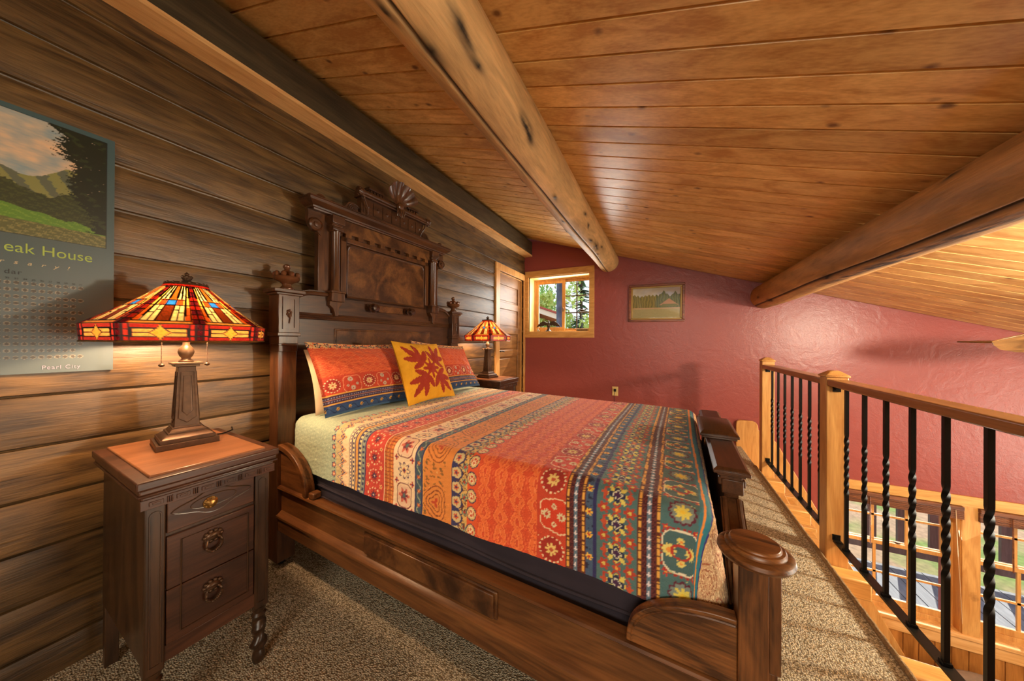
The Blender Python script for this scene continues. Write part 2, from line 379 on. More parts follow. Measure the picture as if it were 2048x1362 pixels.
# round logs
def log_mat(name):
    m, nt, b = mat(name); lk = nt.links.new; a = N(nt, 'VertexColor', layer_name='Col'); t = N(nt, 'TexCoord')
    def ns(s, d, dist):
        mp = N(nt, 'Mapping'); mp.inputs['Scale'].default_value = s; lk(t.outputs['Object'], mp.inputs[0]); n = N(nt, 'TexNoise'); n.inputs['Scale'].default_value = 1; n.inputs['Detail'].default_value = d; n.inputs['Distortion'].default_value = dist; lk(mp.outputs[0], n.inputs['Vector']); return n.outputs['Fac']
    n1 = ns((16, 3.5, 16), 8, 1.2); n2 = ns((90, 9, 90), 5, .4); n3 = ns((4, 1.8, 4), 3, .5)
    k = math_(nt, 'ADD', math_(nt, 'MULTIPLY', math_(nt, 'SUBTRACT', n1, .5), .9), math_(nt, 'MULTIPLY', math_(nt, 'SUBTRACT', n2, .5), .55))
    k = math_(nt, 'ADD', math_(nt, 'ADD', k, math_(nt, 'MULTIPLY', math_(nt, 'SUBTRACT', n3, .5), .7)), 1.0)
    lk(mix_mul(nt, a.outputs['Color'], k), b.inputs['Base Color']); b.inputs['Roughness'].default_value = .6; b.inputs['Specular IOR Level'].default_value = .3
    bp = N(nt, 'Bump'); bp.inputs['Strength'].default_value = .6; bp.inputs['Distance'].default_value = .008; lk(math_(nt, 'ADD', n1, math_(nt, 'MULTIPLY', n2, .4)), bp.inputs['Height']); lk(bp.outputs[0], b.inputs['Normal']); return m
def log(name, cx, cz, r, crack, label, y0=-2.3, y1=RW+.02, seed=1, dark=False, scars=()):
    ny, na = 420, 120
    Y = np.linspace(y0, y1, ny)[:, None]; A = np.linspace(0, 2*PI, na)[None, :]
    rg = np.random.default_rng(seed)
    R = np.full((ny, na), r)
    for k in range(12):
        f = rg.uniform(.5, 4); m = rg.integers(1, 5); R = R+rg.uniform(.0006, .0022)*np.sin(f*Y+rg.uniform(0, 6)+m*A)
    wob = crack+.07*np.sin(Y*1.3+seed)+.03*np.sin(Y*4.1)
    d = np.abs((A-wob+PI) % (2*PI)-PI)
    amp = .016*np.clip((Y-y0)*3, 0, 1)*np.clip((RW-.25-Y)*2, .25, 1)
    R = R-amp*np.exp(-(d/.04)**2)
    cols = np.array([208., 170, 114])[None, None]*np.ones((ny, na, 1))
    def vn(fy, fa, s):
        q = np.random.default_rng(s); v = np.zeros((ny, na))
        for k in range(26): v += np.sin(fy*q.uniform(.3, 2.)*Y+q.integers(1, 1+fa)*A+q.uniform(0, 6.3))
        return v/5.
    g = vn(8, 8, seed+5); g2 = vn(3, 3, seed+9); fine = vn(30, 40, seed+2)
    cols *= (1+.03*g+.03*g2)[..., None]
    for k in range(16):   # knots with bumps and dark bark scars
        ky, ka, s = rg.uniform(0, y1), rg.uniform(0, 2*PI), rg.uniform(.008, .02)
        dy = Y-ky; da = ((A-ka+PI) % (2*PI)-PI)*r
        q = np.exp(-((dy/(s*1.6))**2+(da/s)**2)); R = R+.005*q
        cols *= (1-.75*np.exp(-((dy/(s*.9))**2+(da/(s*.7))**2)))[..., None]
        cols *= (1-.5*np.exp(-(((dy-da*.6)/(s*4))**2+(da/(s*1.1))**2)))[..., None]
    for ky, ka, s in scars:
        dy = Y-ky; da = ((A-ka+PI) % (2*PI)-PI)*r; R = R+.006*np.exp(-((dy/(s*1.4))**2+(da/s)**2))
        q2 = np.exp(-(((dy-.02)/(s*3.4))**2+((da+.15*dy)/(s*.75))**2)); cols *= (1-np.clip(q2*(.62+.35*fine), 0, .8))[..., None]
        cols *= (1-.55*np.exp(-((dy/(s*.5))**2+(da/(s*.4))**2)))[..., None]
    cols *= (1-.88*np.exp(-(d/.045)**2))[..., None]
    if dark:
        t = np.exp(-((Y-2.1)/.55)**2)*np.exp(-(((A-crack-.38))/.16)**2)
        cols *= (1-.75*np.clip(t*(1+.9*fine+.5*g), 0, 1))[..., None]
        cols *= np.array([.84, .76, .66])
    P = np.stack([cx+R*np.cos(A), np.broadcast_to(Y, R.shape), cz+R*np.sin(A)], -1)
    o = fast_grid(name, P, cols, log_mat('log_surface'))
    return tag(o, label, 'log')
log('log_purlin', -.666, 2.208, .1326, math.radians(266), 'thick pale peeled log under the middle of the sloping ceiling, ending above the small window', seed=3, scars=((1.29, math.radians(320), .024), (.78, math.radians(318), .022), (3.1, math.radians(300), .03), (1.9, math.radians(285), .012), (2.6, math.radians(320), .014)))
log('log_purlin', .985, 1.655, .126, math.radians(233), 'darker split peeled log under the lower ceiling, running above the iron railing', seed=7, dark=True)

# ------------------------------------------------------------------ upper window (window_1)
wi = struct(empty('window_1', (-1.345, RW, 1.29)))
cs = MB(); x0, x1, z0_, z1_ = -.48, .499, -.077, .889
def frame(mb, xa, xb, za, zb, wl_, wr, wb, wt, y0, y1):
    mb.box(xa, xb, y0, y1, zb-wt, zb); mb.box(xa, xb, y0, y1, za, za+wb); mb.box(xa, xa+wl_, y0, y1, za+wb, zb-wt); mb.box(xb-wr, xb, y0, y1, za+wb, zb-wt)
frame(cs, -.508, .505, -.085, .890, .055, .068, .083, .086, -.022, 0)
cs.build('window_casing', M_trim, wi, bevel=.002)
rv = MB(); rv.box(-.453, -.437, 0, .26, 0, .804); rv.box(.437, .445, 0, .26, 0, .804); rv.box(-.453, .445, 0, .26, .79, .804); rv.box(-.453, .445, 0, .26, -.012, .006)
rv.build('window_jamb', wood('pale_jamb', (226, 184, 110), (242, 206, 138), 'Z', 1, .5, .05), wi)
fr = MB(); frame(fr, -.437, .437, .006, .79, .022, .02, .022, .02, .17, .235); fr.build('window_frame', M_trimz, wi, bevel=.002)
s1 = MB(); frame(s1, -.415, .045, .028, .77, .05, .045, .045, .045, .18, .205); s1.build('sliding_sash', M_trimz, wi, bevel=.002)
s2 = MB(); frame(s2, .0, .417, .028, .77, .03, .018, .025, .03, .208, .228); s2.build('fixed_sash', M_trimz, wi, bevel=.002)
mu = MB(); mu.box(.204, .219, .212, .224, .05, .745)
for zz in (.284, .530): mu.box(.03, .40, .212, .224, zz-.0075, zz+.0075)
mu.build('muntin_bars', plain('bronze_bar', (96, 84, 80), .5), wi)
MB().box(-.37, .01, .190, .193, .06, .74).build('glass_pane', M_glass, wi)
MB().box(.02, .41, .217, .220, .05, .75).build('glass_pane', M_glass, wi)
MB().box(.012, .024, .168, .180, .30, .36).build('sash_latch', M_bronze, wi, bevel=.003)

# lower windows
def lower_window(idx, xa, xb):
    e = struct(empty('window_%d' % idx, (xa, RW, -1.42)))
    W = xb-xa; Hh = 1.18
    j_ = MB(); frame(j_, 0, W, 0.002, Hh, .012, .012, .004, .012, -.004, .07); j_.build('window_jamb', M_trimz, e)
    f = MB(); frame(f, 0, W, 0, Hh, .03, .03, .04, .03, .07, .14); f.build('window_frame', M_trimz, e, bevel=.002)
    up = MB(); frame(up, .03, W-.03, .605, Hh-.03, .03, .03, .035, .03, .11, .135); up.build('upper_sash', M_trimz, e, bevel=.002)
    lw = MB(); frame(lw, .03, W-.03, .04, .635, .032, .032, .055, .035, .08, .108); lw.build('lower_sash', M_trimz, e, bevel=.002)
    m = MB()
    for k in (1, 2):
        xx = .045+(W-.09)*k/3
        m.box(xx-.010, xx+.010, .117, .130, .64, Hh-.06); m.box(xx-.010, xx+.010, .087, .102, .09, .60)
    m.box(.06, W-.06, .117, .130, .862, .880); m.box(.06, W-.06, .087, .102, .318, .336)
    m.build('muntin_bars', M_trimz, e)
    MB().box(.05, W-.05, .122, .125, .62, Hh-.05).build('glass_pane', M_glass, e)
    MB().box(.05, W-.05, .093, .096, .08, .61).build('glass_pane', M_glass, e)
    lk_ = MB(); lk_.ball((W*.55, .082, .645), .016, sc=(1.3, .6, .5)); lk_.tube([(W*.55, .075, .65), (W*.55-.02, .07, .658), (W*.55-.035, .072, .655)], .004)
    lk_.build('sash_lock', M_bronze, e)
    return e
lower_window(2, 1.60, 2.39); lower_window(3, 2.485, 3.275)
w = MB(); w.box(1.54, 3.34, RW-.02, RW, -.285, -.195); struct(w.build('trim_3', M_trim, bevel=.003))
w = MB(); w.box(2.385, 2.49, RW-.016, RW+.02, -1.42, -.285); struct(w.build('trim_4', M_trimz, bevel=.003))
w = MB(); w.box(1.52, 1.60, RW-.016, RW, -1.42, -.285); struct(w.build('trim_5', M_trimz, bevel=.003))
w = MB(); w.box(1.45, 3.36, RW-.035, RW+.07, -1.45, -1.418); w.box(1.45, 3.36, RW-.022, RW-.001, -1.55, -1.452); struct(w.build('trim_6', wood('sill_wood', (206, 148, 84), (230, 178, 116), 'X', 1, .25, .05), bevel=.003))
w = MB(); x = WX
while x < EX-.1: w.box(x, x+.096, RW-.012, RW-.001, -2.5, -1.552); x += .1
struct(w.build('trim_7', wood('wainscot', (150, 92, 38), (184, 122, 58), 'Z', 1, .4, .1, ('X', .1), 0, .2), bevel=.003))
# rolled wood blinds
def blind(xa, xb, label, wand):
    e = empty('roller_blind', ((xa+xb)/2, RW-.004, -.29)); tag(e, label, 'blind', 'rolled wooden blinds over the lower windows')
    m = wood('blind_slats', (84, 44, 24), (132, 78, 44), 'X', 2, .5, .1); hw = (xb-xa)/2
    b = MB(); b.box(-hw, hw, -.04, .003, -.03, .004)
    b.build('head_rail', m, e, bevel=.004)
    s = MB()
    for k in range(9): s.box(-hw, hw, -.036+.002*(k % 2), -.006, -.040-.0085*k, -.0335-.0085*k)
    s.build('slat_stack', m, e)
    c = MB(); c.tube([(wand, -.04, -.03), (wand+.012, -.045, -.45), (wand+.028, -.045, -.80), (wand+.035, -.046, -1.02)], .0016, 5); c.build('pull_cord', plain('cord', (220, 190, 150), .8), e)
    c = MB(); c.tube([(-hw+.17, -.045, -.03), (-hw+.172, -.046, -.48)], .0045, 6); c.build('tilt_wand', m, e)
    return e
blind(1.62, 2.385, 'rolled-up wooden blind over the lower window nearer the post', .33)
blind(2.475, 3.27, 'rolled-up wooden blind over the lower window at the picture edge', .30)

# ------------------------------------------------------------------ door (door_1) on the log wall
d = struct(empty('door_1', (WX, dy0, 0)))
W = dy1-dy0
st = MB(); st.box(-.075, -.055, 0, W, .005, dz-.005)
st.box(-.055, -.04, .0, .10, .005, dz-.005); st.box(-.055, -.04, W-.10, W, .005, dz-.005)
zz = [.005, .22, .50, .60, .94, 1.04, 1.26, 1.35, 1.60, 1.68, 1.93, dz-.005]
for a, b_ in ((.005, .16), (.54, .63), (.94, 1.03), (1.25, 1.34), (1.58, 1.67), (1.90, dz-.005)): st.box(-.055, -.04, .10, W-.10, a, b_)
st.build('door_leaf', M_door, d, bevel=.004)
pn = MB()
for a, b_ in ((.16, .54), (.63, .94), (1.03, 1.25), (1.34, 1.58), (1.67, 1.90)): pn.box(-.058, -.049, .125, W-.125, a+.025, b_-.025)
pn.build('door_panels', M_door, d, bevel=.003)
cs = MB(); cs.box(-.02, .02, -.10, 0, 0, dz+.0); cs.box(-.02, .02, -.10, W+.043, dz, dz+.088); cs.box(-.02, .02, W, W+.043, 0, dz)
cs.build('door_casing', M_trimz, d, bevel=.003)
jb = MB(); jb.box(-.078, -.021, -.0, .012, 0, dz); jb.box(-.078, -.021, W-.012, W, 0, dz); jb.box(-.078, -.021, 0, W, dz-.012, dz); jb.build('door_jamb', M_trimz, d)
h = MB(); h.box(-.041, -.036, .035, .07, .93, 1.10); h.lathe([(.009, 0), (.009, .04)], c=(-.036, .052, 1.02), axis='x'); h.tube([(-.0, .052, 1.02), (.004, .09, 1.024), (.002, .15, 1.012), (.0, .165, 1.018)], [.008, .007, .006, .004])
h.build('door_handle', M_iron, d, bevel=.002)
hg = MB()
for z_ in (1.72, .3): hg.box(-.042, -.036, W-.018, W-.002, z_, z_+.09)
hg.build('hinge', M_brass, d)

# ------------------------------------------------------------------ picture, outlet
p = empty('framed_picture', (-.405, RW, 1.405), 0); tag(p, 'small framed painting of palms and a thatched hut beside water on the red wall', 'picture')
p.rotation_euler = (0, math.radians(.5), 0)
Wp, Hp = .63, .468
f = MB(); frame(f, 0, Wp, 0, Hp, .028, .028, .028, .028, -.024, -.001); f.build('outer_frame', wood('frame_wood', (96, 44, 22), (140, 74, 38), 'X', 2, .35, .05), p, bevel=.005)
f = MB(); frame(f, .026, Wp-.026, .026, Hp-.026, .022, .022, .022, .022, -.014, -.003); f.build('inner_liner', plain('gilt_liner', (150, 118, 58), .4, .3), p, bevel=.003)
nx, nz = 200, 140
xx, zz = np.meshgrid(np.linspace(0, 1, nx), np.linspace(0, 1, nz), indexing='ij')
def vnoise(x, y, seed, oct=4):
    v = np.zeros_like(x); q = np.random.default_rng(seed); a = 1.
    for o in range(oct):
        for k in range(5):
            th = q.uniform(0, 2*PI); f_ = 2**o*q.uniform(2.5, 5); v += a*np.sin(f_*(x*math.cos(th)+y*math.sin(th))+q.uniform(0, 6.3))
        a *= .6
    return v/5
n = vnoise(xx*6, zz*6, 3)
c = np.zeros((nx, nz, 3)); c[:] = (200, 186, 166)
c += (n*10)[..., None]+np.array([-14, -4, 20])*(zz > .6)[..., None]*np.clip(vnoise(xx*2, zz*3, 5), 0, 1)[..., None]
tl = .72+.05*vnoise(xx*5, xx*0, 8)+.05*np.abs(np.sin(xx*40))
tl = tl+.12*np.exp(-((xx-.66)/.06)**2)+.10*np.exp(-((xx-.9)/.06)**2)-.06*np.exp(-((xx-.8)/.04)**2)
mk = (zz < tl) & (zz > .32); c[mk] = (150, 132, 70); c[mk & (np.sin(xx*110+n*2) > .3)] = (118, 108, 60); c[mk & (xx > .5)] -= (40, 22, 14)
hut = (zz > .42) & (zz < .64-np.abs(xx-.77)*1.1); c[hut] = (184, 130, 86)
c[(zz > .36) & (zz < .46) & (np.abs(xx-.78) < .15)] = (112, 110, 50)
c[(zz > .30) & (zz <= .345)] = (198, 160, 120)
wt = zz <= .30; c[wt] = (176, 160, 112); c[wt] += (8*np.sin(zz[wt]*160+n[wt]*3))[:, None]
P = np.stack([.048+xx*(Wp-.096), -.006+0*xx, .048+zz*(Hp-.096)], -1)
M_paint = colattr('painted_picture', .5, spec=.3)
fast_grid('painting', P[::1], c, M_paint, p)
MB().box(.045, Wp-.045, -.0085, -.0075, .045, Hp-.045).build('glazing', M_glass, p)
o_ = empty('wall_outlet', (-.566, RW, .506)); tag(o_, 'ivory wall outlet plate with a black plug low on the red wall', 'outlet')
MB().box(-.037, .037, -.006, 0, -.06, .06).build('cover_plate', plain('ivory_plastic', (226, 196, 128), .4), o_, bevel=.003)
pl = MB(); pl.box(-.013, .013, -.035, -.006, -.002, .030); pl.tube([(0, -.03, .0), (-.006, -.035, -.03), (-.012, -.02, -.055), (-.01, -.012, -.11), (0.01, -.012, -.35), (.02, -.012, -.50)], .003)
pl.build('plug_and_cord', M_iron, o_, bevel=.002)

# ------------------------------------------------------------------ calendar board on the log wall
cb = empty('calendar_board', (WX, 0, 1.0)); tag(cb, 'tall grey peg calendar board with mountain picture and green title on the log wall', 'calendar')
yR, zT, zB = .3895, .892, .035
XO = .012
ny_, nz_ = 330, 560
yl = -.38
yy, zz = np.meshgrid(np.linspace(yl, yR, ny_), np.linspace(zB, zT, nz_), indexing='ij')
c = np.zeros(yy.shape+(3,)); t = ((zz-zB)/(zT-zB))[..., None]
c[:] = (74, 84, 84); c = c*(1-.35*t)+np.array([34, 74, 78])*(.35*t)
px0, px1, pz0, pz1 = -.36, .369, .485, .874
ip = (yy > px0) & (yy < px1) & (zz > pz0) & (zz < pz1)
u = (yy-.10)/(px1-.10); v = (zz-pz0)/(pz1-pz0); n = vnoise(yy*40, zz*40, 11); n2 = vnoise(yy*130, zz*130, 12)
pc = np.zeros_like(c); pc[:] = (150, 150, 140)
pc = pc*(1-.0)+np.clip(vnoise(yy*14, zz*40, 4), -1, 1)[..., None]*np.array([34, 12, -4])+np.array([30, 8, -6])*np.clip(1-np.abs(v-.75)*4, 0, 1)[..., None]
ridge = .50+.20*np.clip(.35-u, 0, 3)*1.5+.14*np.exp(-((u-.72)/.17)**2)+.012*n
mm = v < ridge; pc[mm] = (120, 118, 66); sh = mm & (np.sin(u*30+v*22+n) > .1); pc[sh] = (84, 88, 70)
fo = v < .42+.05*np.sin(u*9)+.03*n; pc[fo] = (46, 50, 24); pc[fo & (n2 > .2)] = (62, 68, 30)
gr = v < .27-.12*u+.01*n; pc[gr] = (82, 118, 34); pc[gr & (n2 > .3)] = (104, 132, 44)
gl = v < .13-.02*u; pc[gl] = (84, 84, 44); pc[gl & (n2 > .2)] = (120, 112, 62)
tr = (u > .80+.10*np.sin(v*9)-.25*np.clip(v-.62, 0, 1)*3+.06*n2) & (v > .12); tr |= (v > .72) & (u > .62+.10*n2+.4*np.abs(v-.85)); pc[tr] = (26, 30, 14); pc[tr & (n > .5)] = (44, 50, 24)
pc[tr & (n2 > 1.05)] = (150, 130, 110)
c[ip] = pc[ip]
ed = (yy > px0-.002) & (yy < px1+.002) & (zz > pz0-.002) & (zz < pz1+.002) & ~ip; c[ed] = (24, 26, 24)
holes = [31, 29, 31, 30, 31, 30, 31, 31, 30, 31, 30, 31]
for r_, cnt in enumerate(holes):
    zc_ = .328-.0218*r_
    for k in range(1, cnt+1):
        yc = .316-(31-k)*.01522
        if yc < yl+.01: continue
        i0, i1 = np.searchsorted(yy[:, 0], [yc-.008, yc+.008]); j0, j1 = np.searchsorted(zz[0], [zc_-.008, zc_+.008])
        sub = (yy[i0:i1, j0:j1]-yc)**2+(zz[i0:i1, j0:j1]-zc_)**2; sl = c[i0:i1, j0:j1]
        sl[sub < .0058**2] = (150, 138, 118) ; sl[sub < .0048**2] = (58, 48, 34)
P = np.stack([XO+0*yy, yy, zz], -1)
fast_grid('board_face', P, c, colattr('calendar_print', .32, spec=.6), cb)
MB().box(.001, XO-.0004, yl, yR, zB, zT).build('board_back', plain('calendar_edge', (120, 130, 130), .4), cb)
def text(s, y, z, size, mat_, parent, name, sx_=1., spacing=1., shear=0, align='LEFT'):
    cu = bpy.data.curves.new(name, 'FONT'); cu.body = s; cu.size = size; cu.extrude = .0004; cu.space_character = spacing; cu.shear = shear; cu.align_x = align
    o = bpy.data.objects.new(name, cu); COL.objects.link(o); o.parent = parent
    # text runs along +y, faces +x
    mt_ = Matrix(((0, 0, 1, XO+.001), (1, 0, 0, y), (0, 1, 0, z), (0, 0, 0, 1))) @ Matrix.Scale(sx_, 4, (1, 0, 0))
    cu.materials.append(mat_)
    me = bpy.data.meshes.new_from_object(o); bpy.data.objects.remove(o)
    o = bpy.data.objects.new(name, me); COL.objects.link(o); o.parent = parent; o.matrix_local = mt_
    return o
M_tgreen = plain('title_green', (150, 170, 70), .5); M_tcream = plain('script_cream', (190, 170, 130), .5); M_tdark = plain('dark_ink', (30, 30, 30), .5); M_tlil = plain('lilac_ink', (150, 145, 165), .5)
text('eak House', .341, .426, .046, M_tgreen, cb, 'title_lettering', .84, 1.02, align='RIGHT')
text('r s a r y !', .292, .388, .0165, M_tcream, cb, 'subtitle_lettering', 1.25, 1.5, .25, 'RIGHT')
text('dar', .204, .355, .021, M_tdark, cb, 'word_lettering', 1.0, 1.15, align='RIGHT')
for k in range(17, 32): text(str(k), .316-(31-k)*.01522, .3385, .0075, M_tdark, cb, 'day_numeral', 1, 1, align='CENTER')
text('Pearl City', .3165, .047, .0185, M_tlil, cb, 'city_lettering', .88, 1.15, align='RIGHT')

# ------------------------------------------------------------------ bed (local X to the foot, Y across)
BO = (-1.722, .876, 0); BR = math.radians(-2.67)
bed = empty('carved_bed', BO, BR); tag(bed, 'antique carved walnut bed with a tall crowned headboard, standing against the log wall', 'bed')
CY = .705; HB = -.085     # centre line, back of the headboard
def mir(fn):              # build the near and far versions
    for s in (1, -1): fn(s)
def Yb(s, a, b): return (a, b) if s > 0 else (2*CY-b, 2*CY-a)
def ribs(x0, x1, Yc, a0, a1): pass
def head_side(s):
    def box(mb, x0, x1, ya, yb, z0, z1):
        a, b = Yb(s, ya, yb); mb.box(x0, x1, a, b, z0, z1)
    p = MB(); box(p, HB, 0, 0, .085, .035, 1.39)
    box(p, HB, .012, -.006, .091, 1.17, 1.385)
    box(p, HB, .018, -.012, .097, 1.17, 1.188); box(p, HB, .008, -.003, .088, 1.13, 1.17); box(p, HB, .004, -.001, .087, 1.09, 1.125)
    p.build('headboard_post', M_walZ, bed, bevel=.003)
    p = MB(); box(p, HB-.006, .030, -.03, .113, 1.388, 1.406); box(p, HB, .022, -.018, .104, 1.376, 1.388); p.build('post_cap', M_walY, bed, bevel=.003)
    yc = .042 if s > 0 else 2*CY-.042
    f = MB()
    fr_ = MB(); a, b = Yb(s, .012, .073)
    frm = MB(); 
    for q in ((a, b, 1.358, 1.366), (a, b, 1.205, 1.213), (a, a+.007, 1.213, 1.358), (b-.007, b, 1.213, 1.358)): frm.box(.012, .017, q[0], q[1], q[2], q[3])
    for k in range(6):
        t = k*PI/3+.3; frm.ball((.014, yc+.009*math.cos(t), 1.285+.014*math.sin(t)), .007, 8, (.7, .8, 1.1))
    frm.tube([(.015, yc, 1.235), (.017, yc+.004, 1.26), (.016, yc, 1.285)], .003, 6)
    frm.build('carved_flower', M_walZ, bed)
    fn = MB().lathe([(.0, 1.406), (.034, 1.406), (.035, 1.413), (.026, 1.420), (.020, 1.428), (.020, 1.436), (.030, 1.444), (.052, 1.455), (.058, 1.466), (.055, 1.474), (.034, 1.480), (.028, 1.490), (.024, 1.500), (.014, 1.508), (.010, 1.512), (.017, 1.522), (.017, 1.530), (.009, 1.538), (.001, 1.541)], c=(-.026, yc+.006, 0), n=28)
    for k in range(9):
        t = 2*PI*k/9; fn.ball((-.026+.048*math.cos(t), yc+.006+.048*math.sin(t), 1.484), .0125, 8, (1, 1, 1.2))
    fn.build('finial', M_copper, bed)
    # curved wing between post and upper panel
    pts = [(.085, 1.300), (.085, 1.385), (.10, 1.400), (.13, 1.418), (.17, 1.428), (.25, 1.430), (.28, 1.430), (.28, 1.300)]
    P = [(y if s > 0 else 2*CY-y, z) for y, z in pts]
    MB().prism(P, HB+.02, -.035, 'x').build('wing_board', M_walY, bed)
    arch = [(.085, 1.372, 0), (.11, 1.392, 0), (.14, 1.408, 0), (.18, 1.414, 0), (.26, 1.416, 0)]
    MB().tube([(-.030, (y if s > 0 else 2*CY-y), z-.004) for y, z, _ in arch], .012, 8).build('wing_moulding', M_walY, bed)
    # outer stile, column, capital, base, pendant
    p = MB(); box(p, HB, -.045, .215, .30, 1.40, 1.875)
    lobes = [(.213, 1.50), (.210, 1.52), (.214, 1.54), (.208, 1.56), (.213, 1.58)]
    p.build('outer_stile', M_walZ, bed, bevel=.003)
    yk = .302 if s > 0 else 2*CY-.302
    c = MB().lathe([(.026, 1.425), (.027, 1.44), (.0235, 1.45), (.0235, 1.775), (.027, 1.785), (.028, 1.80)], c=(-.025, yk, 0), n=24); c.build('column', M_walZ, bed)
    p = MB(); box(p, -.06, .012, .264, .338, 1.825, 1.872)
    prof = [(-.05, 1.78), (-.006, 1.78), (.006, 1.79), (.006, 1.806), (-.008, 1.815), (.004, 1.826), (-.05, 1.826)]
    a, b = Yb(s, .270, .332); p.prism([(x, z) for x, z in prof], a, b, 'y'); p.build('column_capital', M_walY, bed, bevel=.003)
    p = MB(); box(p, -.06, .010, .262, .340, 1.375, 1.425); box(p, -.06, .014, .258, .344, 1.425, 1.435)
    a, b = Yb(s, .262, .322); P = [(a, 1.375), (b, 1.375)]
    pp = [(.262, 1.375), (.340, 1.375), (.328, 1.35), (.318, 1.345), (.312, 1.32), (.316, 1.30), (.306, 1.288), (.292, 1.292), (.290, 1.31), (.280, 1.335), (.262, 1.35)]
    p.prism([(y if s > 0 else 2*CY-y, z) for y, z in pp], -.06, -.008, 'x'); p.build('column_base', M_walZ, bed, bevel=.002)
    # scroll bracket under the crown
    yc2 = .192 if s > 0 else 2*CY-.192
    p = MB(); pp = [(.225, 1.875), (.155, 1.875), (.158, 1.85), (.156, 1.82), (.166, 1.79), (.184, 1.762), (.205, 1.765), (.225, 1.745)]
    p.prism([(y if s > 0 else 2*CY-y, z) for y, z in pp], HB+.015, -.04, 'x')
    p.lathe([(.034, 0), (.036, .02), (.028, .028), (.026, .022), (.016, .022), (.014, .030), (.002, .032)], c=(-.045, yc2, 1.795), axis='x', n=28); p.build('scroll_bracket', M_walY, bed)
    # little scroll on top of the crown and leaf shoulder
    p = MB(); yy_ = .215 if s > 0 else 2*CY-.215
    p.lathe([(.026, -.01), (.027, .01), (.018, .014), (.001, .016)], c=(-.03, yy_, 1.945), axis='x', n=20); p.build('crown_scroll', M_walY, bed)
    sh = [(.27, 1.925), (.30, 1.935), (.335, 1.942), (.355, 1.962), (.375, 1.990), (.405, 2.000), (.435, 1.985), (.44, 1.925)]
    p = MB().prism([(y if s > 0 else 2*CY-y, z) for y, z in sh], -.055, -.015, 'x')
    for k in range(4):
        r_ = .012+.010*k; yq = .412
        arc = [(-.013, (yq-r_*math.cos(t*.3) if s > 0 else 2*CY-yq+r_*math.cos(t*.3)), 1.945+r_*math.sin(t*.3)*1.1) for t in range(0, 9)]
        p.tube(arc, .003, 5)
    p.build('leaf_shoulder', M_walY, bed)
mir(head_side)
# lower headboard boards
p = MB(); p.box(HB+.01, -.045, .085, 1.325, .30, 1.29); p.build('headboard_lower_panel', M_walY, bed)
p = MB()
for z_ in (1.272, 1.284, 1.296): p.tube([(-.036, .085, z_), (-.036, 1.325, z_)], .0075, 8)
p.box(HB+.01, -.03, .085, 1.325, 1.300, 1.308); p.build('reeded_moulding', M_walY, bed)
p = MB(); frame_pts = (.317, 1.093)
p.box(-.046, -.034, .317, 1.093, .70, 1.21); p.box(-.048, -.040, .308, 1.102, .69, 1.219); p.build('raised_panel', M_burl, bed, bevel=.004)
for yy_ in (.55, .862):
    k = MB().lathe([(.012, -.05), (.012, -.02), (.026, -.02), (.030, -.010), (.020, -.004), (.018, .004), (.024, .010), (.022, .022), (.001, .026)], c=(0, yy_, 1.362), axis='x', n=24)
    for q in range(6):
        t = q*PI/3; k.ball((.012, yy_+.019*math.cos(t), 1.362+.019*math.sin(t)), .007, 8)
    k.tube([(-.03, yy_-.035, 1.385), (-.025, yy_+.03, 1.34)], .0035, 5); k.build('carved_rosette', plain('dark_gloss_wood', (52, 28, 16), .18, spec=.7), bed)
MB().box(-.037, -.030, .605, .81, 1.340, 1.385).build('small_inset_panel', M_walX, bed, bevel=.003)
p = MB(); p.box(HB+.015, -.05, .22, 1.19, 1.29, 1.43); p.box(HB+.015, -.05, .22, 1.19, 1.40, 1.87); p.build('upper_backboard', M_walY, bed)
# burl panel with clipped corners and its moulding
q = [(.385, 1.415), (1.025, 1.415), (1.025, 1.700), (1.017, 1.722), (.995, 1.735), (.415, 1.735), (.393, 1.722), (.385, 1.700)]
MB().prism(q, -.052, -.038, 'x').build('burl_panel', M_burl, bed)
MB().tube([(-.040, a, b) for a, b in q], .0065, 6, closed=True).build('panel_moulding', M_walY, bed)
p = MB(); p.box(-.052, -.030, .338, .376, 1.43, 1.775); p.box(-.052, -.030, 1.034, 1.072, 1.43, 1.775); p.box(-.052, -.030, .338, 1.072, 1.745, 1.775); p.build('panel_frame', M_walZ, bed, bevel=.003)
p = MB(); p.box(-.05, -.022, .338, 1.072, 1.795, 1.87)
for k in range(9): p.box(-.05, -.022, .365+k*.082, .365+k*.082+.036, 1.772, 1.797)
p.build('dentil_frieze', M_burl, bed)
# crown moulding with returns
cp = [(0, 1.872), (.012, 1.874), (.014, 1.882), (.022, 1.884), (.024, 1.892), (.038, 1.902), (.052, 1.912), (.054, 1.926), (.058, 1.928), (.058, 1.934), (0, 1.934)]
p = MB(); base = -.03
pl_ = []
for (dx, z_) in cp: pl_.append([(HB, .188-dx, z_), (base+dx, .188-dx, z_), (base+dx, 2*CY-.188+dx, z_), (HB, 2*CY-.188+dx, z_)])
m = len(cp); vs = [v for r in pl_ for v in r]; fs = []
for i in range(m):
    for j in range(4):
        fs.append((i*4+j, i*4+(j+1) % 4, ((i+1) % m)*4+(j+1) % 4, ((i+1) % m)*4+j)) if j < 3 else None
p.add(vs, fs); p.box(HB, base+.002, .19, 2*CY-.19, 1.872, 1.932); p.build('crown_moulding', M_walY, bed)
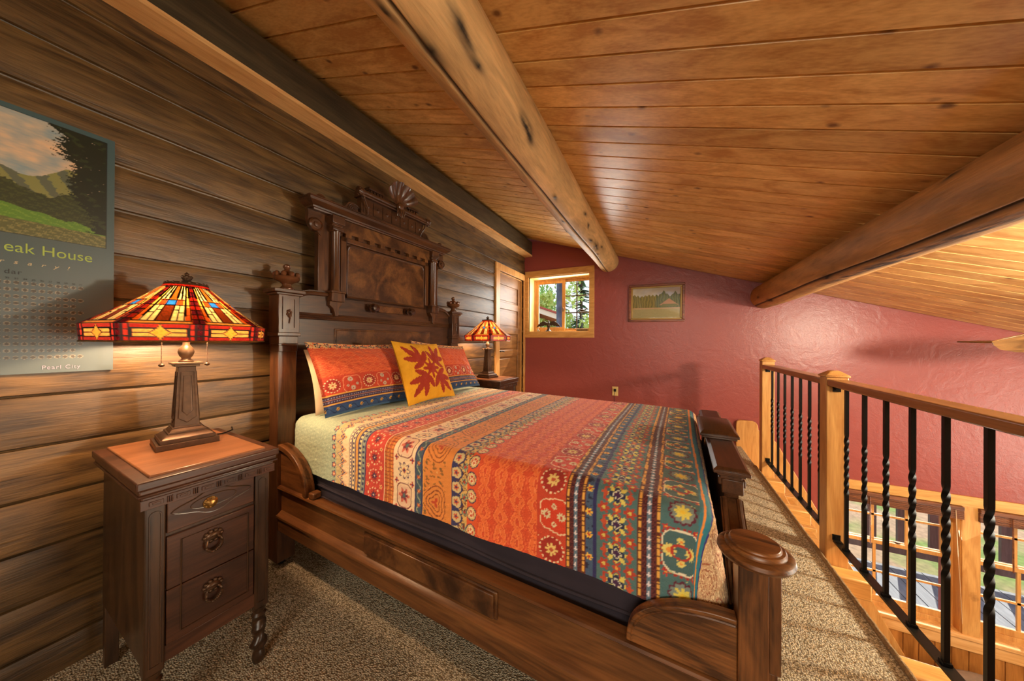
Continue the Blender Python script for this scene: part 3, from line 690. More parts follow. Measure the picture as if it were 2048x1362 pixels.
# pediment
p = MB(); PY = .022
p.box(-.06, -.018, .44+PY, .97+PY, 1.932, 2.060)
for k in range(7):
    y_ = .452+PY+k*.0737; p.box(-.018, -.014, y_, y_+.066, 1.965, 2.048)
    c_ = y_+.033; p.add([(-.014, c_-.011, 2.008), (-.014, c_, 1.992), (-.014, c_+.011, 2.008), (-.014, c_, 2.024), (-.006, c_, 2.008)], [(0, 1, 4), (1, 2, 4), (2, 3, 4), (3, 0, 4)])
p.build('pediment_block', M_walY, bed)
p = MB(); p.box(HB+.015, .012, .425, .985, 2.072, 2.082); p.tube([(.006, .43, 2.094), (.006, .98, 2.094)], .016, 12); p.tube([(.016, .42, 2.070), (.016, .99, 2.070)], .006, 8); p.box(HB+.015, .004, .43, .98, 2.082, 2.108)
p.build('pediment_roll', M_walY, bed, loc=(0, PY, -.014))
for s in (1, -1):
    y_ = .418 if s > 0 else 2*CY-.418
    q = MB().lathe([(.002, -.022), (.022, -.02), (.027, 0), (.022, .02), (.002, .022)], c=(.004, y_, 2.092), axis='y', n=20)
    for k in range(7): t = 2*PI*k/7; q.ball((.004+.02*math.cos(t), y_-.012*s, 2.092+.02*math.sin(t)), .009, 8)
    q.tube([(.01, y_+.02*s, 2.070), (.012, y_+.035*s, 2.03), (.006, y_+.055*s, 2.0), (-.006, y_+.06*s, 1.965)], [.006, .005, .004, .003], 6)
    q.build('scroll_end', M_walY, bed, loc=(0, PY, -.014))
p = MB(); p.box(-.06, -.025, .50, .91, 2.105, 2.140); p.box(-.065, -.008, .49, .60, 2.140, 2.158); p.box(-.065, -.008, .81, .92, 2.140, 2.158)
for k in range(4): p.box(-.05, -.016, .505+k*.024, .519+k*.024, 2.118, 2.140); p.box(-.05, -.016, .825+k*.024, .839+k*.024, 2.118, 2.140)
p.prism([(.60, 2.105), (.60, 2.158), (.63, 2.15), (.66, 2.13), (.75, 2.13), (.78, 2.15), (.81, 2.158), (.81, 2.105)], -.055, -.02, 'x'); p.build('pediment_crest', M_walY, bed, bevel=.002, loc=(0, PY, -.014))
p = MB()
for k in range(6):
    a = math.radians(-55+22*k); ca, sa = math.sin(a), math.cos(a)
    base_ = Vector((.0, CY+.006*k-.015, 2.135)); n1 = 7; vs = []
    Lp = .125+.012*math.sin(k*.8+.4)
    for i in range(n1):
        t = i/(n1-1); w_ = (.010+.024*t)*(1 if t < .85 else .72); f_ = .012+.055*t*t
        cen = base_+Vector((f_, ca*Lp*t, sa*Lp*t)); sd = Vector((0, sa, -ca))
        for j, (q1, q2) in enumerate(((-1, 0), (-.5, .010), (.5, .010), (1, 0), (0, -.008))): vs.append(cen+sd*w_*q1+Vector((q2, 0, 0)))
    fs = [(i*5+j, i*5+(j+1) % 5, (i+1)*5+(j+1) % 5, (i+1)*5+j) for i in range(n1-1) for j in range(5)]+[(4, 3, 2, 1, 0), tuple((n1-1)*5+j for j in range(5))]
    p.add(vs, fs)
p.lathe([(.001, -.03), (.028, -.02), (.034, 0), (.026, .02), (.001, .026)], c=(.006, CY, 2.122), axis='y', n=18)
for k in range(5): p.tube([(.02, CY-.026+.013*k, 2.12), (.034, CY-.03+.015*k, 2.085), (.026, CY-.028+.014*k, 2.05)], [.007, .006, .003], 6)
p.build('fan_crest', M_walZ, bed, loc=(0, PY+.008, -.032))

# side rails
def rail_side(s):
    def box(mb, x0, x1, ya, yb, z0, z1):
        a, b = Yb(s, ya, yb); mb.box(x0, x1, a, b, z0, z1)
    def pr(prof, x0, x1, name, m):
        mb = MB(); P = [(y if s > 0 else 2*CY-y, z) for y, z in prof]; mb.prism(P, x0, x1, 'x'); return mb.build(name, m, bed)
    p = MB(); box(p, 0, 1.866, .020, .038, .205, .405); p.build('side_board', M_walX, bed)
    pr([(.048, .402), (.048, .420), (.014, .424), (.003, .420), (.000, .413), (.004, .408), (.012, .404), (.018, .398), (.022, .390), (.022, .402)], 0, 1.866, 'top_moulding', M_walX)
    pr([(.030, .20), (.006, .20), (.004, .262), (-.003, .268), (-.003, .277), (.004, .284), (.010, .288), (.022, .298), (.030, .298)], -.004, 1.866, 'lower_moulding', M_walX)
    p = MB(); box(p, .655, 1.262, .006, .022, .304, .378); box(p, .645, 1.272, .014, .022, .299, .383); p.build('burl_inset', M_burl, bed, bevel=.004)
    # quarter arch at the head end
    pts = [(.257-.257*math.sin(math.radians(a))*1.0, .424+.205*math.cos(math.radians(90-a))) for a in range(0, 91, 6)]
    arc = [(max(.0, .250*math.cos(math.radians(a))), .424+.205*math.sin(math.radians(a))) for a in range(0, 91, 6)]
    a_, b_ = Yb(s, .016, .032); mb = MB(); mb.prism([(0, .424)]+arc, a_, b_, 'y'); mb.build('arch_panel', M_walX, bed)
    a_, b_ = Yb(s, .000, .046); mb = MB()
    inn = [(max(0, (.250-.026)*math.cos(math.radians(a))), .424+(.205-.026)*math.sin(math.radians(a))) for a in range(0, 91, 6)]
    mb.prism(arc+inn[::-1], a_, b_, 'y'); mb.build('arch_rim', M_walX, bed, bevel=.003)
    p = MB(); box(p, .262, .302, .006, .046, .424, .452); p.build('arch_stop', M_walX, bed, bevel=.006)
    # solid half-round at the foot end
    arc = [(1.866-.222*math.cos(math.radians(a)), .424+.142*math.sin(math.radians(a))**.85) for a in range(0, 91, 5)]
    mb = MB(); a_, b_ = Yb(s, .006, .036); mb.prism([(1.866, .424)]+arc, a_, b_, 'y'); mb.build('foot_arch_panel', M_wornX, bed, bevel=.003)
    mb = MB(); yl_ = .006 if s > 0 else 2*CY-.006
    mb.tube([(1.862-.206*math.cos(math.radians(a)), yl_, .430+.122*math.sin(math.radians(a))**.85) for a in range(0, 91, 5)], .0028, 5); mb.build('arch_bead', M_wornX, bed)
    # foot post
    p = MB(); box(p, 1.866, 1.917, 0, .076, .035, .690); box(p, 1.917, 1.938, .008, .068, .48, .690); box(p, 1.917, 1.933, .012, .064, .40, .48); box(p, 1.917, 1.926, .014, .062, .08, .40)
    p.build('foot_post', M_wornZ, bed, bevel=.003)
    yc = .040 if s > 0 else 2*CY-.040
    MB().lathe([(.002, .690), (.056, .690), (.064, .694), (.068, .701), (.066, .708), (.060, .712), (.054, .712), (.0535, .7165), (.051, .720), (.046, .7205), (.0455, .723), (.043, .7255), (.002, .727)], c=(1.899, yc, 0), n=48).build('round_post_cap', M_wornX, bed)
    for x_ in (-.042, 1.892):
        MB().lathe([(.002, -.012), (.016, -.012), (.018, 0), (.016, .012), (.002, .012)], c=(x_, yc, .018), axis='y', n=16).box(x_-.01, x_+.01, yc-.01, yc+.01, .02, .036).build('caster', M_iron, bed)
mir(rail_side)
# footboard
p = MB(); p.box(1.872, 1.902, .076, 1.334, .205, .60); p.build('footboard_panel', M_walY, bed)
p = MB(); p.box(1.868, 1.910, .076, 1.334, .19, .24); p.box(1.89, 1.912, .30, 1.11, .30, .52); p.build('footboard_rail', M_walY, bed, bevel=.004)
crown = [(.30, .755), (.30, .73), (.288, .715), (.29, .70), (.262, .68), (.225, .655), (.19, .62), (.15, .575), (.11, .55), (.076, .54), (.076, .50), (.34, .50)]
P = crown+[(2*CY-y, z) for y, z in crown[::-1]]
MB().prism(P, 1.870, 1.904, 'x').build('footboard_crest', M_walY, bed)
for s in (1, -1):
    e_ = [(.285, .705), (.262, .684), (.225, .660), (.19, .625), (.15, .580), (.11, .556), (.08, .545)]
    p = MB()
    for xx_ in (1.870, 1.904): p.tube([(xx_, (y if s > 0 else 2*CY-y), z) for y, z in e_], .007, 8)
    p.prism([((y if s > 0 else 2*CY-y), z) for y, z in e_+[(y, z-.012) for y, z in e_[::-1]]], 1.860, 1.914, 'x'); p.build('footboard_scroll', M_walY, bed)
    p = MB(); a, b = Yb(s, .288, .318); p.box(1.864, 1.916, a, b, .715, .757); a, b = Yb(s, .296, .312); p.box(1.856, 1.922, a, b, .735, .757); p.build('corner_block', M_walY, bed, bevel=.003)
p = MB()
for (o1, za, zb) in ((.0, .776, .786), (.010, .768, .776), (.018, .757, .768)): p.box(1.842+o1, 1.930-o1, .268+o1, 2*CY-.268-o1, za, zb)
p.frus(1.886, CY, .044, CY-.268, .786, .034, CY-.268-.01, .794); p.build('footboard_cap', M_walY, bed, bevel=.002)
p = MB(); p.box(1.828, 1.938, .572, 2*CY-.572, .794, .802); p.box(1.822, 1.944, .566, 2*CY-.566, .802, .812); p.frus(1.883, CY, .061, CY-.566, .812, .048, CY-.585, .822); p.build('cap_centre_block', M_walY, bed, bevel=.002)
# bedding core
bs = tag(MB().box(.02, 1.80, .075, 2*CY-.075, .20, .515).build('box_spring', M_black, None, bevel=.03, seg=4), 'black cloth covered box spring between the bed rails', 'box spring')
bs.location = BO; bs.rotation_euler = (0, 0, BR)
fold = MB()
for z_, a_ in ((.455, .004), (.40, .003)): fold.tube([(.03+i*.06, .074-a_*abs(math.sin(i*.35)), z_-.0009*i+.004*math.sin(i*.5)) for i in range(30)], .006, 6)
f_ = fold.build('cover_fold', M_black, bs)
mt = tag(MB().box(.03, 1.79, .085, 2*CY-.085, .516, .725).build('mattress', M_sheet, None, bevel=.05, seg=5), 'cream mattress hidden under the patterned quilt', 'mattress')
mt.location = BO; mt.rotation_euler = (0, 0, BR)

# ------------------------------------------------------------------ quilt pattern
def rep(v, p, ph=0): return (v-ph+p/2) % p-p/2
def ros(C, x, y, r, n, col, inner=.55, core=None, corecol=None, rot=0, m=None):
    a = np.arctan2(y, x)+rot; d = np.hypot(x, y); k = d < r*(inner+(1-inner)*np.abs(np.cos(n*a/2)))
    if m is not None: k &= m
    C[k] = col
    if core: k2 = (d < core) & (True if m is None else m); C[k2] = corecol
def wave(*a): return np.sin(sum(a))
NAVY = (52, 52, 92); GOLD = (214, 158, 72); CREAM = (226, 200, 158); RED = (176, 62, 44); ORG = (208, 84, 44); TEAL = (78, 104, 102); BROWN = (92, 44, 38); AMB = (214, 128, 62)
def quilt_color(u, v):
    C = np.zeros(u.shape+(3,)); n = vnoise(u*60, v*60, 21, 3); nf = vnoise(u*220, v*220, 22, 2)
    def band(a, b): return (u >= a) & (u < b)
    def fill(a, b, col): m = band(a, b); C[m] = col; return m
    # plain sage
    m = fill(-1, .42, (150, 166, 142)); C[m & (np.abs(nf) < .12)] = (172, 182, 152)
    m = fill(.40, .48, (190, 170, 120))
    x = u-.385; y = rep(v, .040); ros(C, x, y, .016, 5, NAVY, .6); ros(C, x, y, .011, 5, (206, 120, 80), .5, .004, CREAM)
    tri = .412+.05*np.abs(rep(v, .052))/.026
    m = band(.39, .48) & (u > tri-.006); C[m] = CREAM; C[band(.39, .48) & (np.abs(u-tri) < .0035)] = NAVY; C[band(.39, .48) & (np.abs(u-tri-.012) < .0035)] = (206, 130, 66)
    ros(C, u-.447, rep(v, .052, .026), .013, 4, (96, 60, 96), .4, .005, GOLD); ros(C, u-.44, rep(v, .052), .009, 6, TEAL, .5, .003, CREAM)
    m = band(.36, .41) & (n > .9); C[m] = NAVY
    for a, b, col in ((.48, .494, CREAM), (.494, .498, NAVY), (.498, .512, CREAM), (.512, .519, NAVY), (.519, .536, (222, 196, 140)), (.536, .541, NAVY), (.541, .558, (206, 150, 78)), (.558, .563, NAVY), (.563, .58, (200, 190, 140)), (.58, .586, NAVY), (.586, .604, (140, 150, 130)), (.604, .611, NAVY)): fill(a, b, col)
    for cc, w_, p_ in ((.505, .004, .014), (.5275, .005, .020), (.5715, .006, .018), (.595, .006, .022)):
        k = (np.abs(u-cc) < w_) & (np.abs(rep(v, p_)) < p_*.24); C[k] = NAVY
    # red rosette band
    m = fill(.611, .718, (188, 66, 52)); x = u-.664; y = rep(v, .075)
    d = np.hypot(x*.9, y); a = np.arctan2(y, x)
    C[(np.abs(d-.027) < .003) & (np.sin(a*11) > .2)] = CREAM; ros(C, x, y, .018, 8, (110, 40, 44), .4, .008, NAVY); ros(C, x, y, .004, 4, CREAM)
    for sx_ in (-.038, .038): ros(C, x-sx_, rep(v, .075, .0375), .009, 5, (226, 170, 110), .4, .003, BROWN)
    C[m & (n > 1.15)] = (222, 160, 110)
    # russet stripes
    for a, b, col in ((.718, .724, CREAM), (.724, .738, (176, 92, 44)), (.738, .742, GOLD), (.742, .758, (184, 98, 48)), (.758, .762, GOLD), (.762, .772, (196, 108, 54)), (.772, .776, CREAM)): fill(a, b, col)
    C[band(.724, .772) & (np.sin(v*420+n) > .75)] = (136, 62, 34)
    # cream medallions
    m = fill(.776, .888, (224, 198, 160)); x = u-.832; y = rep(v, .19)
    d = np.hypot(x/.042, y/.05)+.08*np.cos(4*np.arctan2(y, x)); C[m & (d < 1.03) & (d > .93)] = (116, 50, 56); C[m & (d < .93)] = (214, 180, 150); C[m & (np.abs(d-.86) < .025)] = CREAM
    ros(C, x, y, .030, 6, (190, 100, 80), .3, None, None); ros(C, x, y, .020, 5, (120, 50, 60), .4, .008, TEAL)
    y2 = rep(v, .19, .095); ros(C, x, y2, .034, 8, (86, 60, 90), .55); ros(C, x, y2, .028, 8, (222, 196, 150), .5, .010, (190, 110, 70)); ros(C, x, y2, .007, 4, NAVY)
    for sx_, sy_ in ((.042, .05), (-.042, .05), (.042, -.05), (-.042, -.05)): ros(C, x-sx_, y-sy_, .012, 4, (176, 60, 50), .3, .004, NAVY)
    C[m & (n > 1.05)] = (116, 70, 90)
    # teal vine
    fill(.888, .893, NAVY); m = fill(.893, .922, (64, 84, 96)); C[m & (np.abs(u-.9075-.008*np.sin(v*120)) < .0022)] = (150, 160, 130)
    ros(C, u-.9075, rep(v, .052), .009, 5, (190, 80, 50), .4, .003, GOLD); fill(.922, .928, NAVY); fill(.928, .932, GOLD)
    # orange paisley
    m = fill(.932, 1.062, (208, 130, 62)); x = u-.985; y = rep(v, .21, .03)
    d = np.hypot(x/.05, y/.06)+.12*np.cos(3*np.arctan2(y, x))
    for q in (1.0, .72, .46): C[m & (np.abs(d-q) < .035)] = (130, 62, 30)
    C[m & (d < .22)] = (180, 70, 40); k = m & (d > 1.1) & (x < .05); C[k & (n > .35)] = (140, 92, 44); C[k & (n > .8)] = (92, 84, 60); C[k & (n < -1.0)] = (222, 176, 110)
    # navy scallops
    fill(1.062, 1.067, NAVY); m = fill(1.067, 1.132, (206, 166, 96))
    y = rep(v, .050); arc = 1.070+.040*np.sqrt(np.clip(1-(y/.025)**2, 0, 1)); C[m & (u < arc)] = (196, 176, 128); C[m & (np.abs(u-arc) < .004)] = NAVY
    ros(C, u-1.084, y, .012, 5, (190, 80, 50), .4, .004, NAVY); y2 = rep(v, .050, .025); C[m & (np.abs(y2) < .010*(1-(u-1.072)/.035)) & (u < 1.105)] = NAVY
    ros(C, u-1.120, y2, .014, 5, (120, 140, 120), .5, .005, RED); C[m & (u > arc) & (np.abs(n) < .12)] = BROWN
    # circlet chain on red-orange
    m = fill(1.132, 1.40, ORG)
    x = u-1.150; y = rep(v, .057); d = np.hypot(x, y*.85); C[(d < .020)] = (54, 48, 80); C[(d < .017)] = (204, 178, 120); C[(d < .0115)] = (188, 70, 44); d2 = np.hypot(x, np.abs(y)-.007); C[(np.abs(d2-.006) < .0018)] = CREAM
    # ogee watered bands
    uu = u-1.18; w_ = .014*np.sin(v*52)+.003*np.sin(v*130); c_ = rep(u, .06)
    k = m & (u > 1.175); lines = np.minimum(np.abs(rep(u+w_, .060)), np.abs(rep(u-w_+.0, .060)))
    C[k] = (200, 76, 42); C[k & (lines < .0075)] = (216, 104, 54); C[k & (np.abs(lines-.0075) < .0016)] = (224, 124, 70); C[k & (np.abs(lines-.016) < .001)] = (214, 100, 60); C[k & (np.abs(nf) < .05)] = (190, 66, 38)
    # flower + medallion band on red
    m = fill(1.385, 1.476, (186, 66, 42)); C[m & (nf > 1.1)] = (226, 190, 140)
    x = u-1.432; y = rep(v, .20, .0); ros(C, x, y, .040, 14, (150, 44, 34), .75); C[m & (np.abs(np.hypot(x, y)-.036) < .0025) & (np.sin(np.arctan2(y, x)*18) > 0)] = CREAM
    ros(C, x, y, .020, 8, (216, 184, 110), .45, .006, (176, 80, 50))
    y2 = rep(v, .20, .10); d = np.hypot((x-.01)/.046, y2/.052)+.10*np.cos(4*np.arctan2(y2, x)); C[m & (np.abs(d-1) < .035)] = (222, 190, 150); C[m & (d < .965)] = (196, 62, 36)
    for sx_, sy_, r_ in ((-.016, 0, .015), (.03, 0, .014), (.008, .026, .009), (.008, -.026, .009)): ros(C, x-sx_, y2-sy_, r_, 9, (206, 190, 150), .6, r_*.35, RED)
    # border group A
    def border(a):
        for q0, q1, col in ((0, .002, BROWN), (.002, .0095, GOLD), (.0095, .0115, BROWN), (.0115, .042, (98, 46, 42)), (.042, .044, BROWN), (.044, .0515, GOLD), (.0515, .0535, BROWN)): fill(a+q0, a+q1, col)
        C[band(a+.0225, a+.031)] = (92, 112, 128)
        for cc in (a+.006, a+.048): C[(np.abs(u-cc) < .003) & (np.abs(rep(v+.004*np.sin(v*400), .010)) < .0016)] = (90, 50, 30)
        for cc in (a+.0175, a+.036): x_ = u-cc; y_ = rep(v, .014); d_ = np.hypot(x_, y_); C[(np.abs(d_-.0042) < .0012)] = (60, 24, 30)
        x_ = u-(a+.0268); y_ = rep(v, .022); d_ = np.hypot(x_, y_); C[d_ < .0035] = (214, 204, 206); C[(np.abs(x_)+np.abs(y_) < .0065) & (np.minimum(np.abs(x_), np.abs(y_)) < .0012)] = (214, 204, 206)
    border(1.476)
    m = fill(1.5295, 1.552, (66, 84, 110)); C[m & (n > .4)] = (38, 40, 60); ros(C, u-1.540, rep(v, .062), .0105, 6, (226, 178, 70), .5, .004, RED)
    fill(1.552, 1.562, (46, 44, 88))
    # wide teal medallion band
    m = fill(1.562, 1.664, (76, 106, 104)); x = u-1.613; y = rep(v, .076, .0)
    ros(C, x, y*1.25, .040, 6, (168, 60, 44), .55, rot=.5); ros(C, x, y*1.25, .033, 6, (76, 100, 104), .5, rot=.5); ros(C, x, y*1.1, .028, 8, (206, 190, 92), .55); ros(C, x, y*1.1, .022, 4, (40, 44, 72), .5); ros(C, x, y, .013, 4, (200, 196, 170), .7); ros(C, x, y, .010, 4, (66, 36, 70), .6)
    for sx_ in (-.033, .033):
        ros(C, x-sx_, rep(v, .076, .038), .017, 6, (166, 62, 46), .4, .005, (200, 180, 90)); ros(C, x-sx_, y, .010, 4, (178, 76, 50), .4)
    ros(C, x, rep(v, .076, .038), .012, 4, (180, 70, 48), .4, .004, GOLD); ros(C, x-.018, rep(v, .038, .019), .006, 4, (200, 190, 100), .5); ros(C, x+.018, rep(v, .038, .019), .006, 4, (200, 190, 100), .5)
    C[m & (n > 1.15)] = (44, 60, 66)
    border(1.664)
    # teal with large ogee medallions
    m = fill(1.7175, 1.803, (74, 106, 106)); x = u-1.765; y = rep(v, .20, .0); y2 = rep(v, .20, .10)
    a = np.arctan2(y2, x); d = np.hypot(x/.046, y2/.056)+.10*np.cos(4*a); C[m & (d < 1.16) & (d > 1.0) & (np.sin(a*30) > -.3)] = (150, 50, 44); C[m & (np.abs(d-1) < .035)] = (218, 206, 178); C[m & (d < .965)] = (70, 98, 98)
    for sx_, sy_, r_ in ((-.03, 0, .017), (.020, 0, .016), (-.004, .026, .010), (-.004, -.026, .010)): ros(C, x-sx_, y2-sy_, r_, 10, (212, 196, 110), .6, r_*.35, (216, 140, 60))
    k = m & (d < .95) & (np.abs(np.hypot(x+.004, y2*1.2)-.020) < .003); C[k] = (170, 54, 44)
    ros(C, x, y, .034, 12, (92, 36, 52), .8); ros(C, x, y, .028, 12, (120, 132, 124), .8); ros(C, x, y, .020, 8, (214, 196, 90), .5, .006, (226, 190, 60))
    for sx_, sy_ in ((.036, .045), (.036, -.045), (-.036, .045), (-.036, -.045)): ros(C, x-sx_, y-sy_, .010, 5, (176, 56, 48), .4, .003, GOLD)
    C[m & (n > 1.0)] = (176, 184, 130)
    for a_, b_, col in ((1.803, 1.811, (56, 116, 130)), (1.811, 1.819, (222, 140, 58)), (1.819, 1.836, (48, 122, 138)), (1.836, 1.842, (64, 54, 120)), (1.842, 1.847, (206, 170, 110))): fill(a_, b_, col)
    # reverse side: tan paisley
    m = u >= 1.847; C[m] = (196, 156, 116)
    x = rep(u, .11, .02); y = rep(v, .12); d = np.hypot(x/.045, y/.05)+.15*np.cos(3*np.arctan2(y, x))
    for q in (1., .7, .4): C[m & (np.abs(d-q) < .05)] = (158, 92, 66)
    C[m & (np.abs(n) < .10)] = (226, 196, 152); C[m & (n > 1.0)] = (176, 106, 76)
    return C
# quilt surface
U1, V0, V1, ZT, rad = 1.780, .105, 2*CY-.105, .762, .055
DROP = .262; LF = U1+.34
nu, nv_ = 640, 560
uu = np.linspace(.012, LF, nu)[:, None]*np.ones((1, nv_)); vv = np.linspace(V0-DROP-.02, V1+DROP+.02, nv_)[None, :]*np.ones((nu, 1))
du = np.clip(uu-U1, 0, None)/(LF-U1); dvn = np.clip(V0-vv, 0, None)/(DROP+.02); dvf = np.clip(vv-V1, 0, None)/(DROP+.02); dv = np.maximum(dvn, dvf)
sg = np.where(dvn > 0, -1, 1)
ddu = du*np.sqrt(1-dv**2/2); ddv = dv*np.sqrt(1-du**2/2)
cu_, cv_ = ddu*(LF-U1), ddv*(DROP+.02); dd = np.hypot(cu_, cv_)+1e-9
nxn, nyn = cu_/dd, sg*cv_/dd
arcL = rad*PI/2; th = np.clip(dd/rad, 0, PI/2)
out = rad*np.sin(th)+np.clip(dd-arcL, 0, None)*(.03+.16*np.clip(nxn, 0, 1)*np.exp(-((nxn-.75)/.4)**2)); dn = rad*(1-np.cos(th))+np.clip(dd-arcL, 0, None)*.998
wav = np.clip(dd/.3, 0, 1)**1.5
out = out+wav*(.004*np.sin(uu*11+1)+.003*np.sin(uu*23)+.006*np.sin(vv*15)) - .012*wav*0
X = np.minimum(uu, U1)+nxn*out; Y_ = np.clip(vv, V0, V1)+nyn*out; Z = ZT-dn
# crown of the bed, rise toward the pillows and quilted pucker
flat = 1-np.clip(dd/.1, 0, 1)
Z += flat*(.010*np.exp(-((uu-.25)/.3)**2)+.004*np.sin(uu*5+1)*np.sin(vv*4)-.012*np.clip((uu-1.55)/.25, 0, 1))
Z += (dd > .2)*0
pk = vnoise(uu*95, vv*95, 31, 2); pk2 = vnoise(uu*40, vv*40, 33, 2)
amp = .0011*pk+.0009*pk2
upz = np.cos(th); Z += amp*upz; X += amp*nxn*np.sin(th); Y_ += amp*nyn*np.sin(th)
head = np.clip((.16-uu)/.16, 0, 1); Y_ += np.where(vv < CY, 1, -1)*head**2*.03; Z -= head**2*.02*flat
hem = np.clip((dd-(arcL+.14))/.06, 0, 1); Z += hem*.002*np.sin(uu*14)*(dvn > 0)
P = np.stack([X, Y_, Z], -1)
# pattern coordinates: distance below the near top edge so motifs match
pv = np.where(vv < V0, V0-cv_, vv); pu = np.where(uu > U1, U1+cu_, uu)+.018*np.clip((vv-V0)/.6, 0, 1)
quiltc = quilt_color(pu, pv-V0+.045)*1.13
M_quilt = colattr('quilt_cotton', .78, 260, .35, spec=.35, sheen=.15)
q = fast_grid('patterned_quilt', P, quiltc, M_quilt); q.location = BO; q.rotation_euler = (0, 0, BR)
tag(q, 'quilt with orange, teal, red and cream ornamental bands spread over the carved bed', 'quilt')

# ------------------------------------------------------------------ pillows
def pillow(name, corners, thick, colorfn, matl, label, cat, group=None, n=150, flange=0., sag=0.):
    """corners BL,BR,TR,TL in bed space; normal towards the viewer side"""
    BL, BR_, TR, TL = [np.array(c, float) for c in corners]
    a = np.linspace(0, 1, n)[:, None]*np.ones((1, n)); b = np.linspace(0, 1, n)[None, :]*np.ones((n, 1))
    pin = .045*(np.sin(PI*a)*((b-.5)*2))[..., None]; pin2 = .045*(np.sin(PI*b)*((a-.5)*2))[..., None]
    base = ((1-a)*(1-b))[..., None]*BL+(a*(1-b))[..., None]*BR_+(a*b)[..., None]*TR+((1-a)*b)[..., None]*TL
    eu = (BR_-BL); ev = (TL-BL); base = base-pin*ev*.7-pin2*eu*.5
    nrm = np.cross(eu, ev); nrm /= np.linalg.norm(nrm)
    if nrm[0] < 0: nrm = -nrm
    A = np.clip(np.minimum(a, 1-a)/(.5-flange)-flange*2*0, 0, 1); B = np.clip(np.minimum(b, 1-b)/.5, 0, 1)
    fa = np.clip((np.minimum(a, 1-a)-flange)/(.5-flange), 0, 1); fb = np.clip((np.minimum(b, 1-b)-flange)/(.5-flange), 0, 1)
    h = (np.sin(fa*PI/2)**.55)*(np.sin(fb*PI/2)**.55)*thick/2
    wr = vnoise(a*9+b*2, b*7, len(label) % 50+3, 3)*.004*np.clip(h/thick*4, 0, 1)+vnoise(a*60, b*60, 5, 2)*.0007
    h = h*(1-sag*(b-.4))
    front = base+nrm*(h+wr)[..., None]+nrm*.0015; back = base-nrm*(h*.9)[..., None]-nrm*.0015
    P = np.concatenate([front, back[::-1]], 0)
    cf = colorfn(a, b); cb_ = colorfn(a[::-1], b) if False else cf[::-1]
    o = fast_grid(name, P, np.concatenate([cf, cb_], 0), matl); o.location = BO; o.rotation_euler = (0, 0, BR)
    return tag(o, label, cat, group)
def sham_color(wd, hg):
    def f(a, b):
        x = a*wd; y = b*hg; C = np.zeros(a.shape+(3,)); C[:] = (202, 80, 44); n = vnoise(x*60, y*60, 41, 3); nf = vnoise(x*200, y*200, 42, 2)
        w_ = .012*np.sin(x*60); lines = np.minimum(np.abs(rep(y+w_, .055)), np.abs(rep(y-w_, .055))); up = y > .20
        C[up & (lines < .005)] = (214, 100, 56); C[up & (np.abs(lines-.012) < .0014)] = (218, 120, 74); C[up & (np.abs(nf) < .05)] = (190, 70, 40)
        m = (y > .105) & (y < .20); C[m] = (184, 64, 40); C[m & (nf > 1.15)] = (224, 190, 140)
        yy_ = y-.150; x1 = rep(x, .19, .05); ros(C, x1, yy_, .038, 14, (150, 44, 34), .75, m=m); C[m & (np.abs(np.hypot(x1, yy_)-.034) < .0025) & (np.sin(np.arctan2(yy_, x1)*16) > 0)] = CREAM; ros(C, x1, yy_, .020, 8, (216, 184, 130), .45, .005, (176, 80, 50), m=m)
        x2 = rep(x, .19, .145); d = np.hypot(x2/.05, (yy_+.005)/.048)+.1*np.cos(4*np.arctan2(yy_, x2)); C[m & (np.abs(d-1) < .04)] = (214, 140, 100)
        for sx_, sy_, r_ in ((0, -.028, .013), (-.008, .022, .014), (.024, -.008, .008), (-.024, -.012, .008)): ros(C, x2-sx_, yy_-sy_, r_, 9, (180, 172, 150), .6, r_*.3, RED, m=m)
        for a0, a1, col in ((.099, .105, GOLD), (.060, .099, (72, 44, 64)), (.054, .060, GOLD), (.0, .054, (48, 74, 116)), (.0, .010, (60, 90, 120)), (.046, .049, NAVY)): C[(y >= a0) & (y < a1)] = col
        for yc_ in (.070, .0885): xx_ = rep(x, .012); d_ = np.hypot(xx_, y-yc_); C[d_ < .0032] = (130, 140, 170)
        C[(np.abs(y-.079) < .0015)] = (170, 120, 100)
        x3 = rep(x, .062); ros(C, x3, y-.029, .010, 6, (206, 160, 60), .5, .003, RED); C[(y < .046) & (np.abs(y-.027-.012*np.sin(x*100)) < .0018)] = (24, 30, 60)
        x4 = rep(x, .050); t = y > hg-.035; C[t & (np.abs(n) < .35)] = (214, 170, 110); ros(C, x4, y-(hg-.018), .016, 5, (40, 36, 56), .6, m=t); ros(C, x4, y-(hg-.018), .010, 5, (210, 180, 130), .6, .004, RED, m=t)
        return C
    return f
M_sham = colattr('sham_cotton', .8, 230, .4, spec=.3, sheen=.1)
zb_ = .772
pillow('pillow', [(.185, .080, zb_+.006), (.185, .68, zb_+.01), (.055, .66, 1.10), (.045, .095, 1.10)], .12, lambda a, b: np.zeros(a.shape+(3,))+np.array([206, 182, 146]), M_sheet if False else colattr('pillow_linen', .85, 30, .3), 'cream pillow tucked behind the near orange quilted sham', 'pillow', n=60)
pillow('pillow', [(.165, .755, zb_+.01), (.165, 1.31, zb_+.01), (.045, 1.29, 1.09), (.035, .765, 1.09)], .11, lambda a, b: np.zeros(a.shape+(3,))+np.array([206, 182, 146]), bpy.data.materials['pillow_linen'], 'cream pillow tucked behind the far orange quilted sham', 'pillow', n=60)
pillow('pillow_sham', [(.275, .075, zb_+.006), (.275, .700, zb_+.006), (.130, .690, 1.128), (.130, .055, 1.140)], .12, sham_color(.62, .40), M_sham, 'orange quilted sham with blue bottom border nearest the big bedside lamp', 'pillow', n=230, flange=.03)
